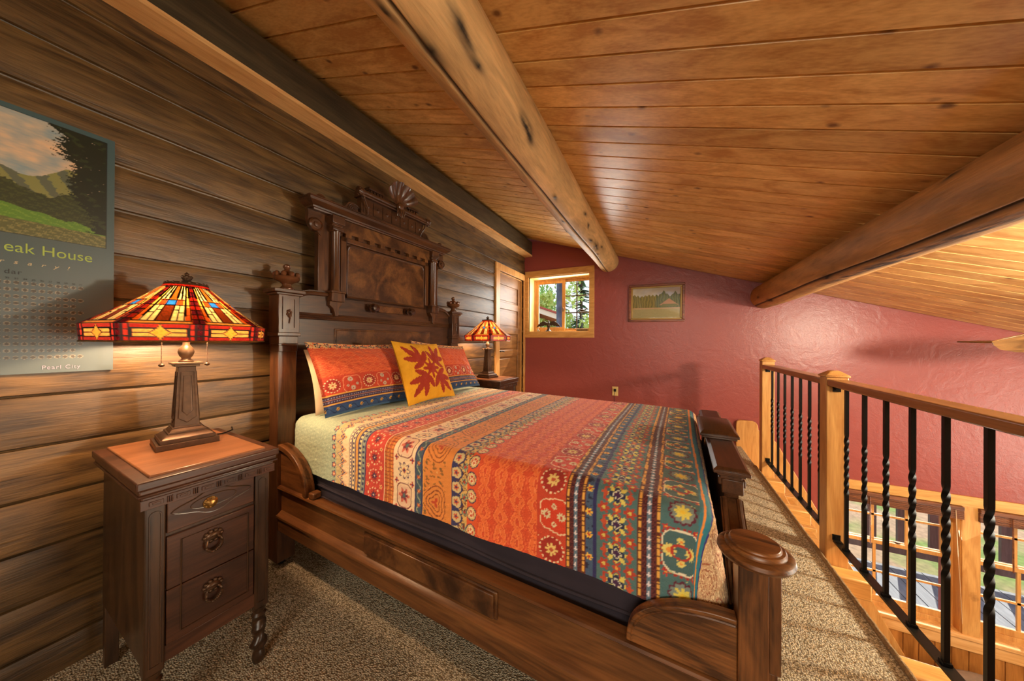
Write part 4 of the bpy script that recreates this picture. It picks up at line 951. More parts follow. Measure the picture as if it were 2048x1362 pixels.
pillow('pillow_sham', [(.265, .745, zb_+.006), (.265, 1.375, zb_+.004), (.130, 1.31, 1.105), (.130, .735, 1.150)], .12, sham_color(.62, .40), M_sham, 'orange quilted sham with blue bottom border beyond the yellow cushion', 'pillow', n=200, flange=.03)
def leaf_color(a, b):
    C = np.zeros(a.shape+(3,)); n = vnoise(a*9, b*9, 55, 3); C[:] = (222, 160, 36); C += (6*n)[..., None]
    x, y = (a-.5), (b-.5); R_ = (158, 52, 32)
    m = np.zeros(a.shape, bool)
    sx_, sy_ = np.abs(x), np.abs(y)
    m |= np.hypot(x, y) < .085+.03*np.abs(np.cos(4*np.arctan2(y, x)))
    # four diagonal leaves built from toothed lobes
    q = (sx_+sy_)/math.sqrt(2); p_ = (sx_-sy_)/math.sqrt(2)
    m |= (np.abs(p_) < .020) & (q < .38)
    def lobe(cx, cy, ang, L_, W_):
        dx, dy = q-cx, np.abs(p_)-cy; t = dx*math.cos(ang)+dy*math.sin(ang); s_ = -dx*math.sin(ang)+dy*math.cos(ang)
        tt = np.clip(t/L_, 0, 1); w_ = W_*np.sqrt(np.clip(np.sin(PI*tt**.8), 0, 1))*(1-.28*((tt*5.5) % 1))
        return (t > 0) & (t < L_) & (np.abs(s_) < w_)
    m |= lobe(.17, .0, 0, .40, .062); m |= lobe(.22, .01, .62, .28, .058); m |= lobe(.17, .01, 1.25, .22, .055)
    for cx, cy, rx, ry in ((.0, .125, .028, .055), (.0, .13, .028, .05), (.105, .19, .030, .052), (.19, .105, .052, .030)):
        m |= np.hypot((sx_-cx)/rx, (sy_-cy)/ry) < 1
    m |= np.hypot((sx_-.125)/.055, sy_/.028) < 1
    C[m] = R_; C[m] += (5*n[m])[:, None]
    return C
pillow('throw_cushion', [(.400, .470, zb_+.004), (.400, .885, zb_+.002), (.245, .865, 1.128), (.245, .475, 1.148)], .13, leaf_color, colattr('cushion_cotton', .85, 150, .35), 'yellow square cushion with rust-red leaf appliqué in the middle of the bed', 'cushion', n=260)

# ------------------------------------------------------------------ nightstands
def nightstand(origin, rz, W, D, Ht, label):
    """local: X depth to the front (0..D), Y width (0..W)"""
    e = empty('nightstand', origin, rz); tag(e, label, 'nightstand')
    b0, b1, y0, y1 = .015, D-.022, .020, W-.020
    t = MB(); t.box(.0, D, 0, W, Ht-.030, Ht-.006); t.box(.004, D-.006, .006, W-.006, Ht-.045, Ht-.030); t.box(.004, D-.003, .003, W-.003, Ht-.052, Ht-.044); t.box(.012, D-.014, .012, W-.012, Ht-.066, Ht-.052)
    t.build('rim_moulding', M_nsY, e, bevel=.009, seg=4)
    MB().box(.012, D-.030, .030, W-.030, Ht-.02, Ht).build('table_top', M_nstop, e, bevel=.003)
    f = MB(); x = D-.014
    k = y0+.006; i = 0
    f.box(D-.022, D-.010, .010, W-.010, Ht-.088, Ht-.060)
    while k < y1-.02:
        wdt = .028 if i % 2 == 0 else .012
        if i % 2 == 0: f.box(D-.012, D-.007, k, k+wdt, Ht-.080, Ht-.068); f.box(D-.008, D-.005, k+.006, k+wdt-.006, Ht-.077, Ht-.071)
        else:
            for j in range(3): f.box(D-.012, D-.006, k+j*.0045, k+j*.0045+.0028, Ht-.083, Ht-.065)
        k += wdt+.007; i += 1
    f.build('carved_frieze', M_nsY, e, bevel=.001)
    c = MB(); c.box(b0, b1-.012, y0+.004, y1-.004, .215, Ht-.06); c.build('cabinet_case', M_nsZ, e, bevel=.002)
    for ya, yb in ((y0, y0+.042), (y1-.042, y1)):
        p = MB(); p.box(b1-.035, b1, ya, yb, .20, Ht-.062)
        p.build('corner_stile', M_nsZ, e, bevel=.004)
        pp = [(yb-.010, .225), (ya+.010, .225)]+[((ya+yb)/2+(-.011)*math.cos(PI*j/8), Ht-.115+.011*math.sin(PI*j/8)) for j in range(9)]
        p = MB().tube([(b1+.0005, a, z) for a, z in pp], .0022, 5, closed=True); p.build('stile_bead', M_nsZ, e)
    # drawers
    ya, yb = y0+.044, y1-.044; zT_ = Ht-.062
    rows = [(zT_-.118, zT_-.006), (zT_-.282, zT_-.128), (.262, zT_-.284)]
    for r_, (za, zb2) in enumerate(rows):
        d_ = MB(); fx = b1-.004 if r_ == 0 else b1-.002
        d_.box(b1-.03, fx, ya, yb, za, zb2); dr = d_.build('drawer_front', M_nsY, e, bevel=.0025)
        zc_ = (za+zb2)/2; yc = (ya+yb)/2
        if r_ == 0:
            a_ = MB(); ol = []
            for t_ in range(40):
                th_ = 2*PI*t_/40; rr_ = 1+.12*math.cos(4*th_); ol.append((fx+.0006, yc+.086*math.cos(th_)*rr_*(1-.25*abs(math.sin(th_))), zc_+.034*math.sin(th_)*rr_))
            a_.tube(ol, .0018, 5, closed=True)
            ol = [(fx+.0006, yc+.055*math.cos(2*PI*t_/30), zc_+.018*math.sin(2*PI*t_/30)) for t_ in range(30)]; a_.tube(ol, .0014, 5, closed=True)
            a_.build('carved_leaf', M_nsZ, dr)
            k_ = MB().lathe([(.017, 0), (.018, .003), (.012, .006), (.006, .010), (.009, .016), (.001, .019)], c=(fx, yc-.01, zc_-.006), axis='x', n=20)
            for t_ in range(8): k_.ball((fx+.004, yc-.01+.014*math.cos(t_*PI/4), zc_-.006+.014*math.sin(t_*PI/4)), .0036, 6)
            k_.build('drawer_knob', M_brass, dr)
        else:
            k_ = MB(); yk = yc-.004; zk = zc_+.02
            for t_ in range(10):
                th_ = 2*PI*t_/10; k_.ball((fx+.003, yk+.020*math.cos(th_), zk+.010+.015*math.sin(th_)), .0062, 8, (.8, 1, 1))
            k_.ball((fx+.004, yk, zk+.010), .017, 12, (.5, 1.1, .8))
            k_.build('pull_backplate', M_bronze, dr)
            rg_ = MB().tube([(fx+.012+.003*math.sin(t_), yk+.019*math.cos(2*PI*t_/28), zk-.012+.022*math.sin(2*PI*t_/28)) for t_ in range(28)], .0034, 6, closed=True)
            for t_ in range(16, 27): rg_.ball((fx+.013, yk+.019*math.cos(2*PI*t_/28), zk-.012+.022*math.sin(2*PI*t_/28)), .0047, 6)
            rg_.build('pull_ring', M_bronze, dr)
    b_ = MB(); zA, zB_ = .285, zT_-.148; yA, yB = ya+.030, yb-.018
    b_.tube([(b1-.001, yA, zA), (b1-.001, yB, zA), (b1-.001, yB, zB_), (b1-.001, yA, zB_)], .0022, 5, closed=True); b_.build('inlaid_line', M_nsZ, e)
    ap = MB(); ap.box(b1-.03, b1-.004, y0+.03, y1-.03, .215, .262); ap.build('bottom_rail', M_nsY, e, bevel=.002)
    # twisted front legs, plain back legs
    for yy_ in (y0+.021, y1-.021):
        prof = [(.012, .0), (.016, .004), (.019, .02), (.017, .035), (.013, .045)]+[(.0185+.0045*math.sin(j*PI/4), .055+j*.0075) for j in range(14)]+[(.019, .165), (.022, .172), (.016, .180), (.019, .188), (.020, .20)]
        lg = MB().lathe(prof, c=(b1-.021, yy_, 0), n=24, mod=lambda t, z: 1+.20*math.cos(2*(t-z*70)) if .05 < z < .165 else 1)
        lg.build('twisted_leg', M_nsZ, e)
        MB().box(b0, b0+.03, yy_-.016, yy_+.016, 0, .22).build('back_leg', M_nsZ, e, bevel=.002)
    return e
def bw(x, y, z=0): c, s = math.cos(BR), math.sin(BR); return (BO[0]+x*c-y*s, BO[1]+x*s+y*c, z)
nightstand(bw(-.045, -.548), BR, .338, .523, .765, 'carved wooden nightstand with three drawers at the near side of the bed')
nightstand(bw(-.175, 1.690), BR, .372, .455, .782, 'wooden nightstand beyond the bed, carrying the smaller-looking lamp by the door')

# ------------------------------------------------------------------ stained-glass lamps
def shade_mat():
    m, nt, b = mat('stained_glass'); lk = nt.links.new; nt.nodes.remove(b); o = nt.nodes['Material Output']
    a = N(nt, 'VertexColor', layer_name='Col')
    tl = N(nt, 'BsdfTranslucent'); gl = N(nt, 'BsdfGlossy'); df = N(nt, 'BsdfDiffuse'); em = N(nt, 'Emission')
    gl.inputs['Roughness'].default_value = .15
    t = N(nt, 'TexCoord'); n = N(nt, 'TexNoise'); n.inputs['Scale'].default_value = 45; n.inputs['Detail'].default_value = 4; n.inputs['Distortion'].default_value = 2; lk(t.outputs['Object'], n.inputs['Vector'])
    k = math_(nt, 'ADD', math_(nt, 'MULTIPLY', n.outputs['Fac'], 1.3), .35); c = mix_mul(nt, a.outputs['Color'], k)
    lk(mix_mul(nt, c, math_(nt, 'ADD', .13, 0)), tl.inputs['Color']); lk(c, em.inputs['Color']); em.inputs['Strength'].default_value = .055; lk(mix_mul(nt, c, math_(nt, 'ADD', 0.5, 0)), df.inputs['Color'])
    m1 = N(nt, 'MixShader'); m1.inputs[0].default_value = .12; lk(tl.outputs[0], m1.inputs[1]); lk(df.outputs[0], m1.inputs[2])
    ad = N(nt, 'AddShader'); lk(m1.outputs[0], ad.inputs[0]); lk(em.outputs[0], ad.inputs[1])
    m2 = N(nt, 'MixShader'); fr_ = N(nt, 'Fresnel'); fr_.inputs[0].default_value = 1.35; lk(fr_.outputs[0], m2.inputs[0]); lk(ad.outputs[0], m2.inputs[1]); lk(gl.outputs[0], m2.inputs[2])
    ld = N(nt, 'BsdfPrincipled'); ld.inputs['Base Color'].default_value = L(34, 22, 14); ld.inputs['Roughness'].default_value = .4; ld.inputs['Metallic'].default_value = .6
    m3 = N(nt, 'MixShader'); lk(a.outputs['Alpha'], m3.inputs[0]); lk(ld.outputs[0], m3.inputs[1]); lk(m2.outputs[0], m3.inputs[2]); lk(m3.outputs[0], o.inputs['Surface'])
    return m
M_shade = shade_mat()
DR, AMBR, CRM, YEL, ORR, DBR, BLU, PUR = (140, 22, 12), (232, 128, 34), (255, 214, 130), (250, 180, 70), (214, 84, 22), (120, 44, 12), (40, 120, 210), (86, 14, 22)
def lamp(origin, rz, sc, label):
    e = empty('table_lamp', origin, rz); e.scale = (sc, sc, sc); tag(e, label, 'lamp', 'stained-glass bedside lamps')
    b = MB()
    for h, z0_, z1_ in ((.082, .0, .020), (.072, .020, .034)): b.box(-h, h, -h, h, z0_, z1_)
    b.frus(0, 0, .070, .070, .034, .052, .052, .048); b.box(-.052, .052, -.052, .052, .048, .054); b.frus(0, 0, .048, .048, .054, .040, .040, .064); b.box(-.040, .040, -.040, .040, .064, .070)
    b.build('stepped_base', M_bronze, e, bevel=.0012)
    c = MB(); c.frus(0, 0, .0345, .0345, .068, .0235, .0235, .292)
    c.build('column', M_bronze, e, bevel=.002)
    p = MB()
    for s_ in range(4):
        M_ = Matrix.Rotation(s_*PI/2, 4, 'Z'); w0, w1, z0_, z1_ = .0345, .0235, .068, .292
        def pt(u_, z_): w_ = w0+(w1-w0)*(z_-z0_)/(z1_-z0_); return (w_+.0004, u_*w_, z_)
        for q_ in ([(-.72, .10), (-.72, .272), (.72, .272), (.72, .10), (0, .082)], [(-.42, .125), (-.42, .258), (.42, .258), (.42, .125), (0, .108)]):
            p.tube([tuple(M_ @ Vector(pt(*k))) for k in q_], .0018, 5, closed=True)
    p.build('column_tracery', M_bronze, e)
    t = MB(); t.box(-.042, .042, -.042, .042, .300, .308); t.box(-.034, .034, -.034, .034, .292, .300)
    t.lathe([(.020, .308), (.022, .312), (.014, .318), (.012, .322), (.019, .332), (.023, .345), (.021, .358), (.014, .368), (.010, .375), (.010, .40)], n=24)
    t.build('neck', plain('lit_bronze', (104, 78, 54), .42, .4), e, bevel=.002)
    # harp/socket, bulbs, finial
    h = MB(); h.tube([(0, 0, .39), (0, 0, .60)], .005, 8)
    h.tube([(-.05, 0, .44), (0, 0, .43), (.05, 0, .44)], .008, 8); h.build('socket_cluster', M_bronze, e)
    f = MB().lathe([(.062, .598), (.060, .604), (.040, .612), (.018, .616), (.010, .620), (.014, .626), (.015, .632), (.008, .637), (.005, .640), (.007, .645), (.001, .652)], n=24)
    for k in range(16): f.ball((.056*math.cos(k*PI/8), .056*math.sin(k*PI/8), .606), .0045, 6)
    for k in range(5): f.ball((.012*math.cos(k*1.26), .012*math.sin(k*1.26), .632), .006, 6)
    f.build('shade_finial', M_bronze, e)
    # shade
    np_ = 40; na = 8*np_
    t_ = np.concatenate([np.linspace(0, 1, 96), 1+np.linspace(.02, 1, 34)])
    prof_r = np.where(t_ <= 1, .058+(.236-.058)*t_-.006*np.sin(PI*np.clip(t_, 0, 1)), .236-.004*(t_-1)); prof_z = np.where(t_ <= 1, .600-.156*t_, .444-.056*(t_-1))
    ang = 2*PI*(np.arange(na+1))/na
    loc_ = ((np.arange(na+1) % np_)/np_-.5)*2; a_in = loc_*PI/8
    oct_ = 1/np.cos(a_in)*math.cos(PI/8)*1.04
    T, A = np.meshgrid(t_, np.arange(na+1), indexing='ij')
    bl = np.clip(T, 0, 1); Rr_ = prof_r[:, None]*((1-bl)+bl*oct_[None, :])
    P = np.stack([Rr_*np.cos(ang)[None], Rr_*np.sin(ang)[None], np.broadcast_to(prof_z[:, None], T.shape)], -1)
    x = np.abs(np.broadcast_to(loc_[None, :], T.shape)); xs_ = np.broadcast_to(loc_[None, :], T.shape)
    C = np.zeros(T.shape+(3,)); C[:] = AMBR; pid = np.broadcast_to(((np.arange(na+1)//np_) % 8)[None, :], T.shape)
    lead = np.zeros(T.shape, bool); sxx = Rr_*.40   # metres per unit x
    def ln(cond): 
        nonlocal lead; lead |= cond
    W_ = .0024
    cone = T <= 1
    lx_ = lambda x0: (np.abs(x-x0)*sxx < W_)
    lz_ = lambda t0, w_=1.: (np.abs(T-t0)*.24 < W_*w_)
    C[cone & (x > .80)] = DR; C[cone & (x > .80) & (((T*9).astype(int)) % 2 == 0)] = PUR
    m = cone & (x > .80); 
    for k in range(1, 9): ln(m & lz_(k/9))
    C[cone & (x <= .80)] = ORR
    m = cone & (x < .80) & (x > .62); C[m] = YEL; C[m & (T > .62)] = ORR
    m = cone & (x <= .62) & (x > .20); C[m] = CRM; C[m & (T > .5) & (T < .56)] = YEL
    m = cone & (x <= .20); C[m] = (196, 88, 22); C[m & (T > .56)] = DBR; C[m & (T < .12)] = ORR
    C[cone & (x <= .20) & (T > .44) & (T < .56)] = BLU
    m = cone & (x > .20) & (x < .80) & (T > .42) & (T < .56); C[m] = (190, 70, 22); C[m & (x > .5)] = YEL
    C[cone & (T < .07)] = DR; m = cone & (T > .93) & (x < .8); C[m] = (232, 150, 60)
    for x0 in (.80, .62, .20): ln(cone & lx_(x0) & (T > .07) & (T < .94))
    ln(cone & lx_(.41) & (T > .07) & (T < .42)); ln(cone & lx_(.41) & (T > .56) & (T < .93))
    for t0, q0, q1 in ((.07, 0, 1), (.44, 0, .62), (.56, 0, .8), (.93, 0, .8), (.25, .2, .41), (.32, .41, .62), (.74, .41, .62), (.68, .2, .41), (.36, .62, .8), (.80, .62, .8)): ln(cone & lz_(t0) & (x >= q0) & (x <= q1))
    ln(lz_(1.0, 1.2)); ln((T <= 1) & (x > .985) & (T > .02)); ln(lz_(.0, 1.5))
    s_ = T-1; band = s_ > 0
    C[band] = (168, 40, 26); C[band & (x > .74)] = (186, 44, 30); C[band & (x > .74) & (s_ > .34) & (s_ < .70)] = (214, 58, 40); C[band & (x > .88)] = PUR
    d = (x/.30)**.8+(np.abs(s_-.5)/.46)**.8
    bars = band & (s_ > .26) & (s_ < .74) & (x < .70-.12*np.abs(s_-.5)*2); C[bars] = (250, 176, 84)
    ln(band & (np.abs(s_-.5)*.056 < W_*.8) & (x < .66)); ln(band & (np.abs(s_-.26)*.056 < W_*.8) & (x < .74)); ln(band & (np.abs(s_-.74)*.056 < W_*.8) & (x < .74)); ln(band & lx_(.74)); ln(band & lx_(.88)); ln(band & (np.abs(x-.68)*sxx < W_) & (s_ > .26) & (s_ < .74))
    ln(band & (x > .74) & ((np.abs(s_-.34)*.056 < W_*.8) | (np.abs(s_-.70)*.056 < W_*.8)))
    st = band & (d < 1); C[st] = (250, 170, 60); lead &= ~(band & (d < .92)); ln(band & (np.abs(d-1) < .09)); ln(s_ > .95)
    me_o = fast_grid('glass_shade', P, C, M_shade, e)
    al = np.where(lead, 0., 1.); me = me_o.data; me.color_attributes.remove(me.color_attributes['Col']); set_col(me, C, al)
    rm = MB(); rm.tube([(1.042*.2320*math.cos(PI/8)/math.cos(((k % 8)/8-.5)*PI/4)*math.cos(2*PI*k/64), 1.042*.2320*math.cos(PI/8)/math.cos(((k % 8)/8-.5)*PI/4)*math.sin(2*PI*k/64), .387) for k in range(64)], .0028, 6, closed=True)
    rm.build('shade_rim', M_brass, e)
    # pull chains
    for (cx_, cy_) in ((-.010, -.062), (.022, .055)):
        c = MB()
        for k in range(20): c.ball((cx_, cy_, .40-k*.0048), .0019, 6)
        c.tube([(cx_, cy_, .41), (cx_, cy_, .305)], .0008, 4); c.ball((cx_, cy_, .298), .0085, 10, (1, 1, .75)); c.build('pull_chain', M_bronze, e)
    c = MB(); c.tube([(-.03, .075, .004), (-.02, .11, .004), (-.06, .15, .003), (-.12, .16, .003)], .003, 6); c.build('lamp_cord', M_iron, e)
    for k, (dx, dy) in enumerate(((.05, 0), (-.05, 0))):
        l = bpy.data.objects.new('lamp_bulb_light', bpy.data.lights.get('bulb_%s' % e.name) or bpy.data.lights.new('bulb_%s' % e.name, 'POINT')); COL.objects.link(l); l.parent = e
        l.location = (dx, dy, .47); l.data.energy = 13.0; l.data.color = (1, .62, .34); l.data.shadow_soft_size = .028
    return e
lamp((-1.605, .508, .7655), math.radians(-10), .975, 'stained-glass table lamp on the near carved nightstand, large in front of the calendar')
l2 = lamp((-1.600, 2.715, .7825), math.radians(-8), .955, 'stained-glass table lamp on the far nightstand beside the door')

# ------------------------------------------------------------------ loft railing
ra = empty('loft_railing', (.84, 2.3, 0)); tag(ra, 'loft railing of wooden posts and handrail with twisted black iron balusters', 'railing')
def A_(y): return y-2.3
def post(y0, y1, ztop, zbot):
    p = MB(); p.box(-.045, .045, A_(y0), A_(y1), zbot, ztop); c = (A_(y0)+A_(y1))/2; h = (y1-y0)/2
    p.box(-.051, .051, c-h-.006, c+h+.006, ztop, ztop+.010); p.frus(0, c, .050, h+.005, ztop+.010, .018, .018, ztop+.034)
    p.build('post', M_trimz, ra, bevel=.004)
post(2.262, 2.345, .966, -.29); post(3.485, 3.57, .984, -.29); post(-1.0, -.915, .966, -.29)
for ya, yb in ((2.345, 3.485), (-.915, 2.262)):
    MB().box(-.044, .044, A_(ya), A_(yb), .920, .955).build('handrail', M_rail, ra, bevel=.006, seg=3)
    MB().box(-.017, .017, A_(ya), A_(yb), .083, .093).build('bottom_bar', M_iron, ra)
    MB().box(-.015, .015, A_(ya), A_(yb), .912, .920).build('top_bar', M_iron, ra)
    for (y_, s_) in ((ya, 1), (yb, -1)):
        for z_ in (.895, .100):
            b = MB(); yy_ = A_(y_)-s_*.0
            b.box(-.020, .012, yy_ if s_ > 0 else yy_-.004, yy_+.004 if s_ > 0 else yy_, z_-.006, z_+.024); b.box(-.018, .012, min(yy_, yy_+s_*.03), max(yy_, yy_+s_*.03), (z_+.020 if z_ > .5 else z_-.008), (z_+.026 if z_ > .5 else z_-.003))
            b.lathe([(.006, 0), (.005, .004), (.001, .005)], c=(-.006, yy_+s_*.004-(0 if s_ > 0 else .005), z_+.010), axis='y', n=10); b.build('mount_bracket', M_iron, ra)
def baluster(y):
    n_ = 90; zz_ = np.linspace(.093, .914, n_); h = .0071; vs = []
    for z_ in zz_:
        t = np.clip((z_-.375)/(.68-.375), 0, 1)*PI*3.5
        for k in range(8):
            a = t+PI/4*k+PI/4; r_ = h*1.38 if k % 2 == 0 else h
            vs.append((r_*math.cos(a), A_(y)+r_*math.sin(a), z_))
    fs = [(i*8+k, i*8+(k+1) % 8, (i+1)*8+(k+1) % 8, (i+1)*8+k) for i in range(n_-1) for k in range(8)]+[tuple(range(8))[::-1], tuple((n_-1)*8+k for k in range(8))]
    MB().add(vs, fs).box(-.011, .011, A_(y)-.011, A_(y)+.011, .094, .104).build('baluster', M_iron, ra)
for y in (2.171, 2.014, 1.859, 1.706, 1.552, 1.400, 1.248, 1.096, .944): baluster(y)
for y in (3.375, 3.218, 3.067, 2.915, 2.763, 2.617, 2.470): baluster(y)
# joist ends
for y, lab in ((1.68, 'sawn fir joist end under the railing, nearest the camera'), (2.212, 'sawn fir joist end just beside the big railing post'), (2.92, 'sawn fir joist end below the far balusters, between the posts'), (3.435, 'sawn fir joist end beside the far railing post')):
    o = MB().box(.791, .935, -.045, .045, -.135, -.040).build('joist_end', M_trim, None, bevel=.008); o.location = (0, y, 0); tag(o, lab, 'joist')
# steep stair against the red wall
stx = empty('loft_stair', (.80, RW-.05, -.3)); tag(stx, 'steep wooden loft stair with round-topped stringer against the red wall behind the railing', 'stair')
prof = [(-.05, -.1), (-.05, .545), (-.045, .575), (-.02, .592), (.10, .592), (.13, .578), (.145, .55), (.15, .50), (.19, .48), (.26, .44), (.31, .38), (1.30, -1.55), (1.36, -2.19), (1.06, -2.19)]
MB().prism([(x-.02, z) for x, z in prof], .005, .043, 'y').build('stringer', M_trimz, stx, bevel=.006)
prof2 = [(.02, -.10), (.02, .255), (.10, .255), (1.20, -1.95), (1.32, -2.19), (1.06, -2.19)]
MB().prism(prof2, -.605, -.570, 'y').build('stringer', M_trimz, stx, bevel=.004)
for k in range(8):
    xx_ = .12+.125*k; MB().box(xx_-.03, xx_+.17, -.568, .004, .06-.245*k-.03, .06-.245*k).build('tread', M_trimx if False else M_trim, stx, bevel=.004)

# ------------------------------------------------------------------ ceiling fan at the picture edge
fan = empty('ceiling_fan', (2.56, 3.30, 1.165)); tag(fan, 'ceiling fan with wooden leaf-shaped blades at the picture edge under the low ceiling', 'fan')
MB().lathe([(.03, .06), (.09, .05), (.10, .0), (.085, -.05), (.03, -.07), (.002, -.075)], n=28).build('motor_housing', M_bronze, fan)
MB().lathe([(.055, -.001), (.05, .03), (.02, .055), (.02, .07)], n=20).box(-.01, .01, -.01, .01, .0, .07).build('mount', M_bronze, fan)
for k, (ang, pitch, Lb) in enumerate(((167, -4, .66), (196, 40, .72), (95, 12, .66), (23, 12, .66), (293, 12, .66))):
    Mx = Matrix.Rotation(math.radians(ang), 4, 'Z') @ Matrix.Rotation(math.radians(pitch), 4, 'X')
    ol = [(.16, -.03), (.24, -.075), (.36, -.10), (.50, -.10), (.60, -.075), (.67, -.03), (.70, 0), (.67, .03), (.60, .075), (.50, .10), (.36, .10), (.24, .075), (.16, .03)]
    b = MB().prism([(x*Lb/.70, y) for x, y in ol], -.004, .004, 'z', M=Mx); bl = b.build('fan_blade', wood('blade_wood_%d' % k, (92, 62, 34), (140, 100, 56), 'X', 1, .35, .05), fan, bevel=.002)
    MB().box(.07, .26, -.014, .014, -.010, -.004, M=Mx).build('blade_arm', M_bronze, fan)

# ------------------------------------------------------------------ small things on the window sill
SZ = 1.296
M_fig = plain('figurine_bronze', (60, 46, 34), .5, .3)
eg = empty('eagle_figurine', (-1.52, RW+.085, SZ)); eg.scale = (1.35, 1.35, 1.15); tag(eg, 'dark eagle figurine with spread wings on the small window sill', 'figurine')
b = MB().lathe([(.034, 0), (.034, .006), (.022, .016), (.012, .034), (.012, .050), (.020, .058)], n=20); b.build('pedestal', M_fig, eg)
b = MB().ball((0, 0, .085), .026, 14, (.8, .7, 1.4)); b.ball((.004, -.012, .128), .012, 12); b.tube([(.006, -.02, .128), (.008, -.030, .122)], [.004, .001], 6)
b.tube([(0, .01, .07), (0, .02, .045)], [.016, .006], 8); b.build('eagle_body', M_fig, eg)
for s_ in (-1, 1):
    pts = [(.010, .105), (.040, .128), (.070, .130), (.100, .108), (.125, .078), (.140, .055), (.112, .062), (.100, .070), (.088, .062), (.078, .074), (.062, .068), (.050, .080), (.030, .076), (.014, .082)]
    MB().prism([(s_*x, z) for x, z in pts], -.004, .004, 'y').build('eagle_wing', M_fig, eg)
bd_ = empty('bird_on_wire', (-1.03, RW+.12, SZ)); bd_.scale = (1.2, 1.2, 1.12); tag(bd_, 'small metal bird on a tall wire in a rock base on the window sill', 'figurine')
MB().box(-.068, .068, -.024, .024, 0, .034).build('rock_base', plain('stone', (96, 76, 56), .9, noise=.3, nscale=40, bump=.8), bd_, bevel=.012, seg=3)
b = MB(); b.tube([(0.0, 0, .03), (.0, 0, .235)], .0022, 6); b.tube([(-.012, 0, .03), (-.018, 0, .12), (-.008, 0, .235)], .0016, 5); b.build('wire', M_iron, bd_)
b = MB().ball((-.004, 0, .262), .020, 12, (1.35, .8, .9)); b.ball((-.028, 0, .276), .011, 10); b.tube([(.012, 0, .258), (.035, 0, .272), (.055, 0, .292)], [.011, .009, .006], 8); b.tube([(-.036, 0, .276), (-.048, 0, .28)], [.003, .001], 5); b.build('bird_body', M_fig, bd_)
tw = MB(); tw.ball((0, 0, .020), .014, 10, (1, 1, 1.4)); tw.ball((.004, 0, .044), .009, 8); tw.ball((.022, 0, .013), .010, 8, (1, 1, 1.3)); tw.tube([(-.010, 0, .02), (-.018, 0, .036)], .004, 5)
o = tw.build('small_figurine', plain('grey_pottery', (170, 160, 140), .5)); o.location = (-1.69, RW+.09, SZ); tag(o, 'tiny pale pottery figurine at the left end of the small window sill', 'figurine')

# ------------------------------------------------------------------ upholstered chair below
ch = empty('armchair', (2.38, 3.72, -2.5)); tag(ch, 'taupe upholstered armchair below the loft, its rounded back under the window', 'chair')
M_taupe = plain('taupe_velvet', (120, 96, 78), .9, noise=.08, nscale=30)
a = np.linspace(-1.25, 1.25, 15)
b = MB(); ol = [(.42*math.sin(t), .36*math.cos(t)-.05) for t in a]; il = [(.33*math.sin(t), .27*math.cos(t)-.05) for t in a[::-1]]
b.prism(ol+il, .25, .93, 'z'); b.build('chair_back', M_taupe, ch, bevel=.035, seg=4)
MB().box(-.33, .33, -.36, .20, .22, .45).build('seat', M_taupe, ch, bevel=.04, seg=4)
for sx_, sy_ in ((-1, -1), (1, -1), (-1, 1), (1, 1)): MB().box(sx_*.30-.02, sx_*.30+.02, sy_*.24-.08, sy_*.24-.04, 0, .23).build('leg', M_iron, ch)

# ------------------------------------------------------------------ outdoors
def ground_mat():
    m, nt, b = mat('grass_slope'); lk = nt.links.new; t = N(nt, 'TexCoord'); n = N(nt, 'TexNoise'); n.inputs['Scale'].default_value = .9; n.inputs['Detail'].default_value = 3; lk(t.outputs['Object'], n.inputs['Vector'])
    n2 = N(nt, 'TexNoise'); n2.inputs['Scale'].default_value = 14; n2.inputs['Detail'].default_value = 8; lk(t.outputs['Object'], n2.inputs['Vector'])
    r = N(nt, 'ValToRGB'); r.color_ramp.elements[0].position = .42; r.color_ramp.elements[0].color = L(104, 122, 58); r.color_ramp.elements[1].position = .58; r.color_ramp.elements[1].color = L(150, 124, 96); lk(n.outputs['Fac'], r.inputs[0])
    k = math_(nt, 'ADD', math_(nt, 'MULTIPLY', n2.outputs['Fac'], 1.2), .4); lk(mix_mul(nt, r.outputs[0], k), b.inputs['Base Color']); b.inputs['Roughness'].default_value = 1; return m
M_ground = ground_mat()
g = MB(); nn_ = 40; gx = np.linspace(-30, 40, nn_); gy = np.linspace(RW+.3, 60, nn_); GX, GY = np.meshgrid(gx, gy, indexing='ij')
g.grid(np.stack([GX, GY, -2.05+.02*np.sin(GX*2)*np.cos(GY*1.3)-.0*GY], -1)); o = g.build('ground', M_ground); tag(o, 'sunlit grass and bare earth slope outside the lower windows', 'ground', kind='stuff')
dk = empty('deck', (2.5, 5.0, -1.6)); tag(dk, 'weathered grey deck boards outside the lower windows', 'deck')
dm = wood('deck_board', (84, 92, 100), (118, 124, 130), 'Y', 1, .7, .2)
for k in range(26):
    x_ = -1.6+k*.146
    MB().box(x_, x_+.139, -.46, .53, -.035, 0).build('deck_board', dm, dk, bevel=.003)
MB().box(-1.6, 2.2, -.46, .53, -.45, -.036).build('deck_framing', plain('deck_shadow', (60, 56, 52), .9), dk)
rl = empty('deck_railing', (2.5, 5.59, -1.6)); tag(rl, 'grey board railing at the outer edge of the deck', 'railing')
gm = wood('grey_rail', (84, 78, 78), (112, 104, 104), 'Z', 1, .7, .2)
MB().box(-1.6, 2.2, -.02, .02, .14, .23).build('lower_rail', gm, rl); MB().box(-1.6, 2.2, -.05, .05, .98, 1.02).build('top_rail', gm, rl)
for k in range(14): MB().box(-1.5+k*.27, -1.5+k*.27+.085, -.018, .018, .23, .98).build('picket', gm, rl)
for x_ in (-1.58, 2.18): MB().box(x_-.04, x_+.04, -.04, .04, -.45, 1.0).build('post', gm, rl)
